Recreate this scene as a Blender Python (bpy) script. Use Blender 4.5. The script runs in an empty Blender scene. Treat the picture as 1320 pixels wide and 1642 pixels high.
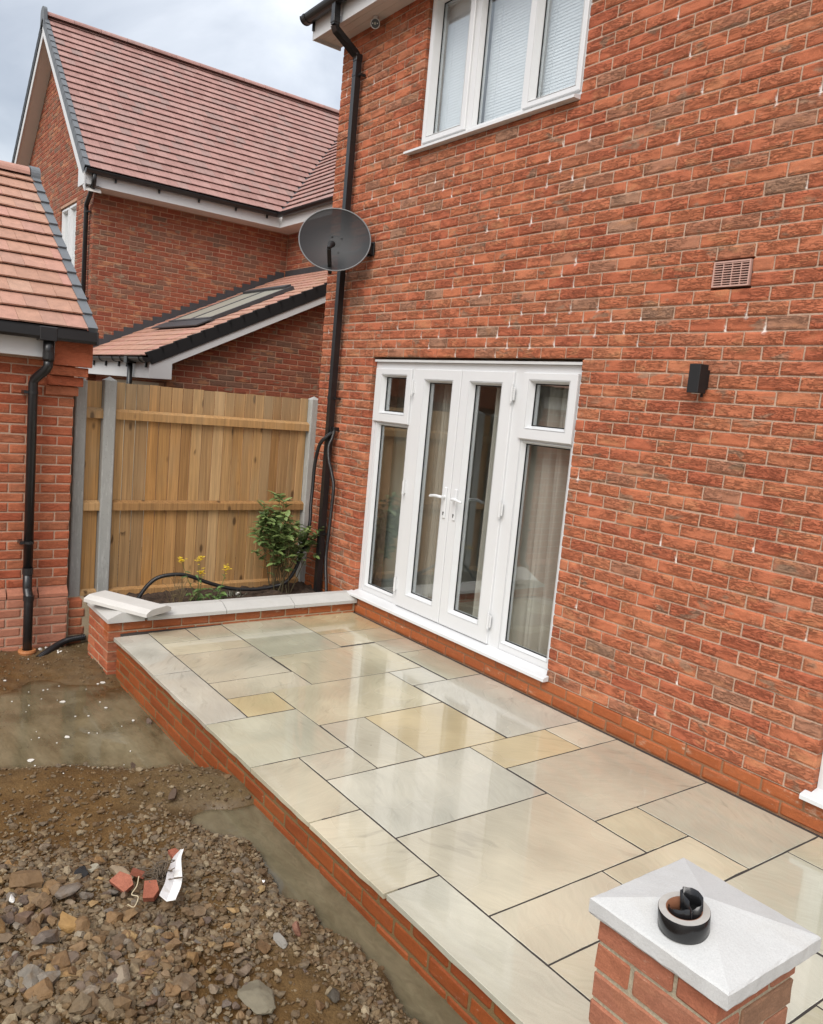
import bpy, math, random
import numpy as np
from mathutils import Vector, Matrix, noise as mnoise

random.seed(7)
RNG = np.random.default_rng(7)
scene = bpy.context.scene
COL = scene.collection

# ------------------------------------------------------------------ camera
CAM_POS = Vector((6.95293674, -3.88257068, 1.84963432))
CAM_R = np.array([[0.5872308, 0.80444944, 0.08956052],
                  [0.15683088, -0.00453056, -0.98761508],
                  [-0.79408064, 0.59400384, -0.128823]])
cam_data = bpy.data.cameras.new('camera')
cam = bpy.data.objects.new('camera', cam_data)
COL.objects.link(cam)
M = Matrix(((CAM_R[0][0], -CAM_R[1][0], -CAM_R[2][0], CAM_POS.x),
            (CAM_R[0][1], -CAM_R[1][1], -CAM_R[2][1], CAM_POS.y),
            (CAM_R[0][2], -CAM_R[1][2], -CAM_R[2][2], CAM_POS.z),
            (0, 0, 0, 1)))
cam.matrix_world = M
cam_data.sensor_fit = 'VERTICAL'
cam_data.sensor_height = 24.0
cam_data.lens = 1296.265 * 24.0 / 1642.0
cam_data.clip_start = 0.05
cam_data.clip_end = 500.0
scene.camera = cam

# ------------------------------------------------------------------ sky, sun, exposure
SUN_EL, SUN_AZ = math.radians(42), math.radians(148)     # azimuth measured from +Y towards +X
scene.view_settings.view_transform = 'Standard'
scene.view_settings.look = 'None'
scene.view_settings.gamma = 1.0
scene.view_settings.use_curve_mapping = False
scene.view_settings.exposure = 0.60
world = bpy.data.worlds.new('World')
scene.world = world
world.use_nodes = True
wt = world.node_tree
wt.nodes.clear()
w_out = wt.nodes.new('ShaderNodeOutputWorld')
w_add = wt.nodes.new('ShaderNodeAddShader')
w_bg1 = wt.nodes.new('ShaderNodeBackground')
w_bg2 = wt.nodes.new('ShaderNodeBackground')
w_sky = wt.nodes.new('ShaderNodeTexSky')
w_sky.sky_type = 'NISHITA'
w_sky.sun_disc = False
w_sky.sun_elevation = SUN_EL
w_sky.sun_rotation = SUN_AZ
w_sky.air_density = 1.0
w_sky.dust_density = 3.0
wt.links.new(w_sky.outputs[0], w_bg1.inputs[0])
w_bg1.inputs[1].default_value = 0.05
# overcast cloud layer: a little brighter towards the zenith, broken by soft grey cloud
w_tc = wt.nodes.new('ShaderNodeTexCoord')
w_sep = wt.nodes.new('ShaderNodeSeparateXYZ')
wt.links.new(w_tc.outputs['Generated'], w_sep.inputs[0])
w_map = wt.nodes.new('ShaderNodeMapping')
w_map.inputs['Scale'].default_value = (1.5, 1.5, 3.0)
w_map.inputs['Location'].default_value = (0.35, 0.1, 0.6)
wt.links.new(w_tc.outputs['Generated'], w_map.inputs[0])
w_n = wt.nodes.new('ShaderNodeTexNoise')
w_n.inputs['Scale'].default_value = 1.7
w_n.inputs['Detail'].default_value = 7.0
w_n.inputs['Roughness'].default_value = 0.52
w_n.inputs['Distortion'].default_value = 0.4
wt.links.new(w_map.outputs[0], w_n.inputs['Vector'])
w_r = wt.nodes.new('ShaderNodeValToRGB')
w_r.color_ramp.elements[0].position = 0.36
w_r.color_ramp.elements[0].color = (0.42, 0.43, 0.445, 1)
w_r.color_ramp.elements[1].position = 0.62
w_r.color_ramp.elements[1].color = (0.86, 0.86, 0.855, 1)
e = w_r.color_ramp.elements.new(0.50)
e.color = (0.60, 0.61, 0.62, 1)
wt.links.new(w_n.outputs['Fac'], w_r.inputs[0])
w_el = wt.nodes.new('ShaderNodeMapRange')
w_el.inputs['From Min'].default_value = 0.25
w_el.inputs['From Max'].default_value = 1.0
w_el.inputs['To Min'].default_value = 0.50
w_el.inputs['To Max'].default_value = 1.58
wt.links.new(w_sep.outputs['Z'], w_el.inputs['Value'])
wt.links.new(w_r.outputs[0], w_bg2.inputs[0])
wt.links.new(w_el.outputs[0], w_bg2.inputs[1])
wt.links.new(w_bg1.outputs[0], w_add.inputs[0])
wt.links.new(w_bg2.outputs[0], w_add.inputs[1])
wt.links.new(w_add.outputs[0], w_out.inputs[0])

sun_data = bpy.data.lights.new('sun', 'SUN')
sun_data.energy = 1.5
sun_data.angle = math.radians(38)
sun_data.color = (1.0, 0.975, 0.94)
sun = bpy.data.objects.new('sun', sun_data)
COL.objects.link(sun)
sd = Vector((math.sin(SUN_AZ) * math.cos(SUN_EL), math.cos(SUN_AZ) * math.cos(SUN_EL), math.sin(SUN_EL)))
sun.rotation_euler = sd.to_track_quat('Z', 'Y').to_euler()
sun.location = (0, -10, 30)

# ------------------------------------------------------------------ projection used only to rank pieces by the size they show at
FPX = 1296.265
def project(P):
    q = (np.atleast_2d(np.asarray(P, float)) - np.array(CAM_POS)) @ CAM_R.T
    z = np.maximum(q[:, 2:3], 1e-3)
    return np.c_[660 + FPX * q[:, 0:1] / z, 821 + FPX * q[:, 1:2] / z, q[:, 2:3]]
def inside(pt, poly):
    x, y = pt; c = False; n = len(poly)
    for i in range(n):
        x1, y1 = poly[i]; x2, y2 = poly[i - 1]
        if (y1 > y) != (y2 > y) and x < (x2 - x1) * (y - y1) / (y2 - y1) + x1: c = not c
    return c
def shown_size(corners, hidden=()):
    """apparent area of a quad in the photograph, 0 when outside the frame or behind one of the outlines"""
    s = project(corners)
    if (s[:, 2] < 0.1).any(): return 0.0
    c = s[:, :2].mean(0)
    if c[0] < -10 or c[0] > 1330 or c[1] < -10 or c[1] > 1652: return 0.0
    for poly in hidden:
        if inside(c, poly): return 0.0
    x, y = s[:, 0], s[:, 1]
    return 0.5 * abs(np.dot(x, np.roll(y, -1)) - np.dot(y, np.roll(x, -1)))

# ------------------------------------------------------------------ object helpers
def root_loc(o):
    v = Vector((0, 0, 0))
    while o is not None:
        v = v + o.location
        o = o.parent
    return v
def tag(o, label=None, cat=None, group=None, kind=None):
    if label: o['label'] = label
    if cat: o['category'] = cat
    if group: o['group'] = group
    if kind: o['kind'] = kind
    return o
def thing(name, loc, label, cat, group=None):
    o = bpy.data.objects.new(name, None)
    o.empty_display_size = 0.1
    o.location = loc
    COL.objects.link(o)
    return tag(o, label, cat, group)
def place(name, me, parent=None, loc=None, rot=None):
    o = bpy.data.objects.new(name, me)
    if parent is not None: o.parent = parent
    if loc is not None:
        o.location = Vector(loc) - (root_loc(parent) if parent is not None else Vector((0, 0, 0)))
    if rot is not None: o.rotation_euler = rot
    COL.objects.link(o)
    return o

class MB:
    def __init__(s): s.v = []; s.f = []; s.rnd = []; s.usernd = False
    def add(s, verts, faces, rnd=0.0):
        b = len(s.v)
        s.v.extend([tuple(map(float, p)) for p in verts])
        s.f.extend([tuple(i + b for i in f) for f in faces])
        s.rnd.extend([rnd] * len(faces))
        return s
    def box(s, x0, x1, y0, y1, z0, z1, rnd=0.0, skip=()):
        v = [(x0,y0,z0),(x1,y0,z0),(x1,y1,z0),(x0,y1,z0),(x0,y0,z1),(x1,y0,z1),(x1,y1,z1),(x0,y1,z1)]
        f = {'b':(0,3,2,1),'t':(4,5,6,7),'f':(0,1,5,4),'r':(1,2,6,5),'k':(2,3,7,6),'l':(3,0,4,7)}
        return s.add(v, [f[k] for k in f if k not in skip], rnd)
    def bbox(s, x0, x1, y0, y1, z0, z1, c=0.003, rnd=0.0):
        """box with chamfered edges"""
        xs = (x0, x1); ys = (y0, y1); zs = (z0, z1)
        v = []; idx = {}
        for i in (0, 1):
            for j in (0, 1):
                for k in (0, 1):
                    sx = 1 - 2 * i; sy = 1 - 2 * j; sz = 1 - 2 * k
                    for a, d in enumerate(((c*sx*0, c*sy, c*sz), (c*sx, 0, c*sz), (c*sx, c*sy, 0))):
                        idx[(i, j, k, a)] = len(v)
                        v.append((xs[i] + d[0], ys[j] + d[1], zs[k] + d[2]))
        I = lambda i, j, k, a: idx[(i, j, k, a)]
        f = []
        for i in (0, 1):
            q = [I(i,0,0,0), I(i,1,0,0), I(i,1,1,0), I(i,0,1,0)]
            f.append(tuple(q if i else q[::-1]))
            q = [I(0,i,0,1), I(0,i,1,1), I(1,i,1,1), I(1,i,0,1)]
            f.append(tuple(q if i else q[::-1]))
            q = [I(0,0,i,2), I(1,0,i,2), I(1,1,i,2), I(0,1,i,2)]
            f.append(tuple(q if i else q[::-1]))
        for i in (0, 1):
            for j in (0, 1):
                q = [I(i,j,0,0), I(i,j,1,0), I(i,j,1,1), I(i,j,0,1)]
                f.append(tuple(q if (i + j) % 2 else q[::-1]))
                q = [I(i,0,j,0), I(i,1,j,0), I(i,1,j,2), I(i,0,j,2)]
                f.append(tuple(q[::-1] if (i + j) % 2 else q))
                q = [I(0,i,j,1), I(1,i,j,1), I(1,i,j,2), I(0,i,j,2)]
                f.append(tuple(q if (i + j) % 2 else q[::-1]))
                for k in (0, 1):
                    t = [I(i,j,k,0), I(i,j,k,1), I(i,j,k,2)]
                    f.append(tuple(t if (i + j + k) % 2 else t[::-1]))
        return s.add(v, f, rnd)
    def prism(s, poly, axis, a0, a1, rnd=0.0):
        """poly: list of 2D points in the two other axes (in x,y,z order), extruded along axis"""
        n = len(poly); v = []
        for a in (a0, a1):
            for p, q in poly:
                v.append({'x': (a, p, q), 'y': (p, a, q), 'z': (p, q, a)}[axis])
        f = [tuple(range(n - 1, -1, -1)), tuple(range(n, 2 * n))]
        f += [(i, (i + 1) % n, n + (i + 1) % n, n + i) for i in range(n)]
        return s.add(v, f, rnd)
    def tube(s, pts, r, n=10, cap=True, rnd=0.0, ph=0.0):
        pts = [Vector(p) for p in pts]; m = len(pts)
        R = r if hasattr(r, '__len__') else [r] * m
        up = None; v = []; f = []
        for i in range(m):
            t = (pts[min(i + 1, m - 1)] - pts[max(i - 1, 0)])
            t = t.normalized() if t.length > 1e-9 else Vector((0, 0, 1))
            if up is None:
                up = Vector((0, 0, 1)) if abs(t.z) < 0.9 else Vector((1, 0, 0))
            a = t.cross(up)
            if a.length < 1e-6: a = t.cross(Vector((0.3, 1, 0.2)))
            a.normalize(); b = t.cross(a).normalized(); up = a.cross(t) * 1.0
            for k in range(n):
                an = 2 * math.pi * k / n + ph
                v.append(pts[i] + (a * math.cos(an) + b * math.sin(an)) * R[i])
        for i in range(m - 1):
            for k in range(n):
                f.append((i*n + k, i*n + (k+1) % n, (i+1)*n + (k+1) % n, (i+1)*n + k))
        if cap:
            f.append(tuple(range(n - 1, -1, -1))); f.append(tuple((m-1)*n + k for k in range(n)))
        return s.add(v, f, rnd)
    def lathe(s, prof, c, n=24, axis='z', rnd=0.0):
        v = []; f = []; m = len(prof)
        for k in range(n):
            an = 2 * math.pi * k / n
            for r, h in prof:
                p = (r * math.cos(an), r * math.sin(an), h)
                if axis == 'y': p = (p[0], p[2], p[1])
                if axis == 'x': p = (p[2], p[0], p[1])
                v.append((c[0] + p[0], c[1] + p[1], c[2] + p[2]))
        for k in range(n):
            for i in range(m - 1):
                a, b = k * m + i, ((k + 1) % n) * m + i
                f.append((a, b, b + 1, a + 1))
        return s.add(v, f, rnd)
    def quadbox(s, a, b, w, t, nrm):
        """bar from a to b, width w across nrm x dir, thickness t along nrm"""
        a, b, nrm = Vector(a), Vector(b), Vector(nrm).normalized()
        d = (b - a).normalized(); u = d.cross(nrm).normalized() * (w / 2); h = nrm * (t / 2)
        v = [a-u-h, a+u-h, a+u+h, a-u+h, b-u-h, b+u-h, b+u+h, b-u+h]
        return s.add(v, [(0,1,2,3),(7,6,5,4),(0,4,5,1),(1,5,6,2),(2,6,7,3),(3,7,4,0)])
    def mesh(s, name, mat, off=(0, 0, 0), smooth=False):
        me = bpy.data.meshes.new(name)
        o = Vector(off)
        me.from_pydata([(p[0]-o.x, p[1]-o.y, p[2]-o.z) for p in s.v], [], s.f)
        if any(s.rnd):
            at = me.attributes.new('rnd', 'FLOAT', 'FACE')
            at.data.foreach_set('value', np.array(s.rnd, dtype=np.float32))
        if mat is not None: me.materials.append(mat)
        if smooth: me.polygons.foreach_set('use_smooth', [True] * len(me.polygons))
        me.update()
        return me
    def build(s, name, mat, parent=None, smooth=False, kind=None, fix=False):
        off = root_loc(parent) if parent is not None else Vector((0, 0, 0))
        me = s.mesh(name, mat, off, smooth)
        if fix: recalc(me)
        o = bpy.data.objects.new(name, me)
        if parent is not None: o.parent = parent
        COL.objects.link(o)
        if kind: o['kind'] = kind
        return o
def recalc(me):
    import bmesh
    bm = bmesh.new(); bm.from_mesh(me); bmesh.ops.recalc_face_normals(bm, faces=bm.faces); bm.to_mesh(me); bm.free()
def spline(pts, n=8):
    P = [Vector(p) for p in pts]; P = [P[0]*2 - P[1]] + P + [P[-1]*2 - P[-2]]; out = []
    for i in range(1, len(P) - 2):
        for k in range(n):
            t = k / n
            out.append(0.5 * ((2*P[i]) + (-P[i-1]+P[i+1])*t + (2*P[i-1]-5*P[i]+4*P[i+1]-P[i+2])*t*t + (-P[i-1]+3*P[i]-3*P[i+1]+P[i+2])*t**3))
    out.append(P[-2])
    return out
def resample(pts, step):
    out = [pts[0]]; acc = 0
    for a, b in zip(pts[:-1], pts[1:]):
        L = (b - a).length
        while acc + L >= step:
            t = (step - acc) / L
            a = a.lerp(b, t); out.append(a); L = (b - a).length; acc = 0
        acc += L
    return out

# ------------------------------------------------------------------ materials
class NT:
    def __init__(s, name):
        s.m = bpy.data.materials.new(name); s.m.use_nodes = True
        s.t = s.m.node_tree; s.t.nodes.clear()
        s.out = s.t.nodes.new('ShaderNodeOutputMaterial')
        s.p = s.t.nodes.new('ShaderNodeBsdfPrincipled')
        s.t.links.new(s.p.outputs[0], s.out.inputs[0])
        s._pos = None
    def n(s, k): return s.t.nodes.new(k)
    def set(s, sock, v):
        if isinstance(v, bpy.types.NodeSocket): s.t.links.new(v, sock)
        elif isinstance(v, (tuple, list)) and len(v) == 3 and sock.type == 'RGBA': sock.default_value = (*v, 1)
        else: sock.default_value = v
    def P(s, **k):
        for a, v in k.items(): s.set(s.p.inputs[a.replace('_', ' ')], v)
    @property
    def pos(s):
        if s._pos is None: s._pos = s.n('ShaderNodeNewGeometry').outputs['Position']
        return s._pos
    def m_(s, op, a, b=None, c=None, clamp=False):
        x = s.n('ShaderNodeMath'); x.operation = op; x.use_clamp = clamp
        for i, v in enumerate((a, b, c)):
            if v is not None: s.set(x.inputs[i], v)
        return x.outputs[0]
    def sep(s, v):
        x = s.n('ShaderNodeSeparateXYZ'); s.set(x.inputs[0], v); return x.outputs
    def comb(s, a, b, c):
        x = s.n('ShaderNodeCombineXYZ')
        for i, v in enumerate((a, b, c)): s.set(x.inputs[i], v)
        return x.outputs[0]
    def map(s, scale, vec=None, loc=(0, 0, 0), rot=(0, 0, 0)):
        x = s.n('ShaderNodeMapping'); s.set(x.inputs['Vector'], vec if vec is not None else s.pos)
        x.inputs['Scale'].default_value = scale if hasattr(scale, '__len__') else (scale,) * 3
        s.set(x.inputs['Location'], loc); x.inputs['Rotation'].default_value = rot
        return x.outputs[0]
    def noise(s, scale, detail=4, rough=0.55, dist=0.0, vec=None, loc=(0, 0, 0), color=False):
        x = s.n('ShaderNodeTexNoise'); s.set(x.inputs['Vector'], s.map(scale, vec, loc))
        x.inputs['Scale'].default_value = 1.0; x.inputs['Detail'].default_value = detail
        x.inputs['Roughness'].default_value = rough; x.inputs['Distortion'].default_value = dist
        return x.outputs['Color' if color else 'Fac']
    def voro(s, scale, feat='F1', vec=None, out='Distance', rand=1.0):
        x = s.n('ShaderNodeTexVoronoi'); x.feature = feat; s.set(x.inputs['Vector'], s.map(scale, vec))
        x.inputs['Scale'].default_value = 1.0; x.inputs['Randomness'].default_value = rand
        return x.outputs[out]
    def white(s, vec):
        x = s.n('ShaderNodeTexWhiteNoise'); x.noise_dimensions = '3D'; s.set(x.inputs['Vector'], vec); return x.outputs['Value']
    def ramp(s, fac, stops, const=False):
        x = s.n('ShaderNodeValToRGB'); s.set(x.inputs[0], fac); cr = x.color_ramp
        if const: cr.interpolation = 'CONSTANT'
        while len(cr.elements) < len(stops): cr.elements.new(0.5)
        for e_, (p, c) in zip(cr.elements, stops):
            e_.position = p
            e_.color = (c, c, c, 1) if not hasattr(c, '__len__') else (*c[:3], 1)
        return x.outputs[0]
    def rng(s, v, a, b, c=0.0, d=1.0, smooth=True):
        x = s.n('ShaderNodeMapRange'); x.interpolation_type = 'SMOOTHSTEP' if smooth else 'LINEAR'
        s.set(x.inputs['Value'], v)
        for k, q in zip(('From Min', 'From Max', 'To Min', 'To Max'), (a, b, c, d)): s.set(x.inputs[k], q)
        return x.outputs[0]
    def mix(s, f, a, b, mode='MIX'):
        x = s.n('ShaderNodeMix'); x.data_type = 'RGBA'; x.blend_type = mode
        s.set(x.inputs[0], f); s.set(x.inputs[6], a); s.set(x.inputs[7], b); return x.outputs[2]
    def scale(s, col, f): return s.mix(1.0, col, s.grey(f), 'MULTIPLY')
    def grey(s, f):
        x = s.n('ShaderNodeCombineColor')
        for i in range(3): s.set(x.inputs[i], f)
        return x.outputs[0]
    def bump(s, h, strength=0.5, dist=0.01, prev=None):
        x = s.n('ShaderNodeBump'); s.set(x.inputs['Height'], h); s.set(x.inputs['Strength'], strength); x.inputs['Distance'].default_value = dist
        if prev is not None: s.set(x.inputs['Normal'], prev)
        return x.outputs[0]
    def rnd(s):
        a = s.n('ShaderNodeAttribute'); a.attribute_name = 'rnd'
        o = s.n('ShaderNodeObjectInfo')
        return s.m_('FRACT', s.m_('ADD', a.outputs['Fac'], o.outputs['Random']))
    def objcol(s): return s.n('ShaderNodeObjectInfo').outputs['Color']

def bloom(N, amount):
    """white lime bloom on the main wall: it collects at the upright joints and drips from their lower ends"""
    x, y, z = N.sep(N.pos)[0:3]
    row = N.m_('DIVIDE', N.m_('SUBTRACT', z, 0.14), 0.075)
    ci = N.m_('FLOOR', row); fz = N.m_('FRACT', row)
    u = N.m_('DIVIDE', N.m_('SUBTRACT', x, 1.0), 0.225)
    w = N.m_('MULTIPLY', N.m_('SUBTRACT', N.noise((30, 30, 30), 2), 0.5), 0.016)
    def one(shift, up):
        par = N.m_('MULTIPLY', N.m_('ABSOLUTE', N.m_('MODULO', N.m_('ADD', ci, up), 2.0)), 0.5)
        uu = N.m_('ADD', u, par)
        k = N.m_('ROUND', uu)
        d = N.m_('ABSOLUTE', N.m_('ADD', N.m_('MULTIPLY', N.m_('SUBTRACT', uu, k), 0.225), w))
        r = N.white(N.comb(k, N.m_('ADD', ci, up), 3.3))
        return d, r
    reg = N.rng(N.noise((0.9, 0.9, 1.5), 2, loc=(3.1, 0, 1.7)), 0.42, 0.62)
    band = N.m_('ADD', N.m_('ADD', N.m_('MULTIPLY', N.rng(z, 3.86, 3.5), N.rng(z, 2.9, 3.3)), N.m_('MULTIPLY', N.rng(z, 2.7, 2.45), N.rng(z, 1.7, 2.1))), 0.28)
    thr = N.m_('SUBTRACT', 1.0, N.m_('MULTIPLY', N.m_('MULTIPLY', reg, band), amount))
    d1, r1 = one(0, 0.0)
    a = N.m_('MULTIPLY', N.m_('GREATER_THAN', r1, thr), N.m_('MULTIPLY', N.rng(d1, 0.010, 0.004), N.rng(fz, 0.75, 0.1)))
    d2, r2 = one(0.5, 1.0)
    drip = N.m_('MULTIPLY', N.rng(N.m_('ADD', d2, N.m_('MULTIPLY', N.m_('SUBTRACT', 1.0, fz), .012)), 0.021, 0.001), N.rng(fz, N.m_('SUBTRACT', .95, N.m_('MULTIPLY', N.noise(7, 2), .62)), 1.0))
    b = N.m_('MULTIPLY', N.m_('GREATER_THAN', r2, N.m_('ADD', N.m_('MULTIPLY', thr, .5), .5)), drip)
    sp = N.rng(N.noise(60, 3), 0.35, 0.6)
    bed = N.m_('MULTIPLY', N.m_('MAXIMUM', N.rng(fz, .93, .99), N.rng(fz, .10, .03)), N.rng(N.noise((3.2, 3.2, 13.3), 3, loc=(6, 0, 0)), .62, .72, 0, .8))
    bed = N.m_('MULTIPLY', bed, N.m_('MULTIPLY', band, .7))
    off = N.rng(N.m_('ABSOLUTE', N.m_('SUBTRACT', x, 1.0)), .03, .05)
    b = N.m_('MULTIPLY', N.m_('MULTIPLY', b, off), .85); a = N.m_('MULTIPLY', a, N.m_('MULTIPLY', off, .8))
    return N.m_('MULTIPLY', N.m_('MAXIMUM', N.m_('MAXIMUM', a, b), bed), N.m_('MULTIPLY', N.m_('ADD', sp, 0.12), 0.85), clamp=True)

def mat_brick(name, stops, bl=0.0, lime=0.0, kiss=0.5, crease=1.0, sat=1.0, rough=0.85, spec=0.2):
    N = NT(name)
    r = N.rnd()
    c = N.ramp(r, stops)
    cr = N.noise((12, 12, 66), 5, 0.6, 1.5)
    ridge = N.m_('ABSOLUTE', N.m_('SUBTRACT', cr, 0.5))
    on = N.rng(N.noise((4, 4, 9), 2, loc=(8, 2, 2)), 0.36, 0.56)
    # kiln marks: soft patches about half a brick long, grey brown or ochre
    k = N.rng(N.noise((6, 6, 15), 3, 0.5, 0.4, loc=(2, 5, 1)), 0.56, 0.66)
    k2 = N.m_('MULTIPLY', k, N.m_('MULTIPLY', N.rng(N.m_('FRACT', N.m_('MULTIPLY', r, 7.31)), 0.45, 0.6), kiss))
    c = N.mix(k2, c, N.mix(N.noise(60, 3), (0.15, 0.105, 0.075), (0.34, 0.245, 0.165)))
    k3 = N.rng(N.noise((5, 5, 14), 2, 0.5, loc=(7, 1, 4)), 0.56, 0.68, 0, 0.6 * kiss)
    c = N.mix(k3, c, (0.50, 0.235, 0.115))
    f = N.noise((24, 24, 60), 5, 0.65, 0.6)
    c = N.scale(c, N.rng(f, 0.25, 0.75, 0.80, 1.16, False))
    c = N.scale(c, N.rng(N.noise(230, 2), 0.3, 0.7, 0.84, 1.14, False))
    c = N.mix(N.m_('MULTIPLY', N.m_('MULTIPLY', N.rng(ridge, 0.016, 0.003), on), 0.42 * crease), c, N.scale(c, 0.45))  # shade inside the creases, painted into the brick colour as thin dark lines
    # chalky dust on the raised lips of the creases
    c = N.mix(N.rng(N.noise((40, 40, 90), 3, loc=(1, 9, 3)), 0.64, 0.76, 0, 0.28), c, (0.56, 0.37, 0.27))
    if bl > 0: c = N.mix(bloom(N, bl), c, (0.80, 0.78, 0.75))
    if lime > 0: c = N.mix(N.m_('MULTIPLY', N.m_('MULTIPLY', N.rng(N.noise((7, 7, 17), 5, .7, loc=(4, 4, 4)), .55, .68), N.rng(N.noise((.9, .9, .9), 1, loc=(2, 7, 3)), .42, .62)), lime), c, (.52, .42, .31))
    N.P(Base_Color=c, Roughness=rough)
    N.p.inputs['Specular IOR Level'].default_value = spec
    h = N.m_('ADD', N.m_('MULTIPLY', N.m_('MULTIPLY', N.rng(ridge, 0.0, 0.05), on), 0.9), N.m_('ADD', N.m_('MULTIPLY', N.noise(150, 3), 0.3), N.m_('MULTIPLY', f, .5)))
    N.P(Normal=N.bump(h, 0.9 * crease, 0.007))
    return N.m
def mat_mortar(name, col, bl=0.0):
    N = NT(name)
    c = N.scale(N.grey(1.0), 1.0)
    c = N.mix(N.noise(9, 4), tuple(v * 0.72 for v in col), tuple(min(1, v * 1.2) for v in col))
    c = N.scale(c, N.rng(N.noise(180, 2), 0.3, 0.7, 0.75, 1.2, False))
    if bl > 0: c = N.mix(bloom(N, bl), c, (0.82, 0.80, 0.77))
    N.P(Base_Color=c, Roughness=0.95)
    N.P(Normal=N.bump(N.noise(220, 3), 0.5, 0.003))
    return N.m
def mat_plain(name, col, rough=0.5, spec=0.5, var=0.0, vs=20, metal=0.0, bump=0.0, bs=200, coat=0.0):
    N = NT(name)
    c = col
    if var: c = N.mix(N.noise(vs, 4), tuple(v * (1 - var) for v in col), tuple(min(1, v * (1 + var)) for v in col))
    N.P(Base_Color=c, Roughness=rough, Metallic=metal)
    N.p.inputs['Specular IOR Level'].default_value = spec
    N.p.inputs['Coat Weight'].default_value = coat
    if bump: N.P(Normal=N.bump(N.noise(bs, 3), bump, 0.002))
    return N.m

RED = [(0.0, (0.383, 0.109, 0.057)), (0.22, (0.428, 0.132, 0.067)), (0.45, (0.455, 0.154, 0.076)), (0.66, (0.437, 0.139, 0.072)),
       (0.80, (0.474, 0.177, 0.089)), (0.90, (0.409, 0.148, 0.079)), (0.965, (0.365, 0.167, 0.101)), (1.0, (0.310, 0.177, 0.115))]
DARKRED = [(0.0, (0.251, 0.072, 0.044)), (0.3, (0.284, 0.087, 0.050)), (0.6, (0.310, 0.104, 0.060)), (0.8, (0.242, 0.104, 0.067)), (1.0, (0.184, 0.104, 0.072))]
ORANGE = [(0.0, (0.285, 0.074, 0.022)), (0.4, (0.33, 0.090, 0.027)), (0.8, (0.365, 0.105, 0.032)), (1.0, (0.30, 0.080, 0.025))]
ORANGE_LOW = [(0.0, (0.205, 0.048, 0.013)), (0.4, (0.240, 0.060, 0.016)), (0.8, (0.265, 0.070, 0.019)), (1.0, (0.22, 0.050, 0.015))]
GARAGE = [(0.0, (0.367, 0.096, 0.048)), (0.4, (0.419, 0.125, 0.062)), (0.75, (0.445, 0.153, 0.076)), (1.0, (0.358, 0.129, 0.070))]
PLINTHG = [(0.0, (0.361, 0.148, 0.092)), (0.5, (0.421, 0.176, 0.112)), (1.0, (0.387, 0.180, 0.116))]
PIER = [(0.0, (0.316, 0.115, 0.066)), (0.4, (0.339, 0.137, 0.083)), (0.7, (0.288, 0.133, 0.083)), (1.0, (0.238, 0.137, 0.086))]
m_brick = mat_brick('red_sand_faced_brick', RED, bl=0.42, kiss=0.7)
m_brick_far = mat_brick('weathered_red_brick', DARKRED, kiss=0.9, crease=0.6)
m_brick_garage = mat_brick('garage_red_brick', GARAGE, kiss=0.15, crease=0.7)
m_brick_gplinth = mat_brick('pale_red_plinth_brick', PLINTHG, kiss=0.1, crease=0.3)
m_brick_orange = mat_brick('smooth_orange_brick', ORANGE, lime=.75, kiss=0.1, crease=0.12, rough=0.55, spec=0.4)
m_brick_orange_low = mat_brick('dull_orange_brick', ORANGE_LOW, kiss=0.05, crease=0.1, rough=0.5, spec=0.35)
m_brick_pier = mat_brick('pier_brick', PIER, kiss=0.2, crease=0.3)
m_mortar = mat_mortar('pale_pink_mortar', (0.45, 0.315, 0.230), bl=0.42)
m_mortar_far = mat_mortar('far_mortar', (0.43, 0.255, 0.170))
m_mortar_garage = mat_mortar('garage_mortar', (0.46, 0.31, 0.225))
m_mortar_patio = mat_mortar('brown_patio_mortar', (0.17, 0.105, 0.040))
m_mortar_pier = mat_mortar('grey_pier_mortar', (0.36, 0.31, 0.22))
m_mortar_planter = mat_mortar('planter_mortar', (0.42, 0.33, 0.22))
m_mortar_plinth = mat_mortar('plinth_mortar', (0.24, 0.125, 0.065))
m_pvc = mat_plain('white_plastic_frame', (0.62, 0.63, 0.635), 0.28, 0.5, var=0.03, vs=3)
m_pvc_trim = mat_plain('white_plastic_trim', (0.58, 0.585, 0.585), 0.4, 0.4, var=0.05, vs=4)
m_soffit = mat_plain('cream_plastic_soffit', (0.60, 0.57, 0.53), 0.5, 0.4, var=0.05, vs=5)
m_black = mat_plain('black_plastic', (0.013, 0.013, 0.014), 0.32, 0.5, var=0.3, vs=12)
m_black_matt = mat_plain('matt_black_metal', (0.012, 0.012, 0.013), 0.55, 0.4)
m_gasket = mat_plain('black_rubber_gasket', (0.012, 0.012, 0.012), 0.7, 0.3)
m_dark = mat_plain('dark_void', (0.01, 0.009, 0.008), 0.95, 0.1)
m_room = mat_plain('pale_room_plaster', (0.62, 0.65, 0.58), 0.9, 0.2)
m_roomfloor = mat_plain('room_floor', (0.20, 0.17, 0.14), 0.8, 0.2)
m_steel = mat_plain('steel_grey', (0.30, 0.30, 0.31), 0.4, 0.5, metal=0.8)

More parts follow.
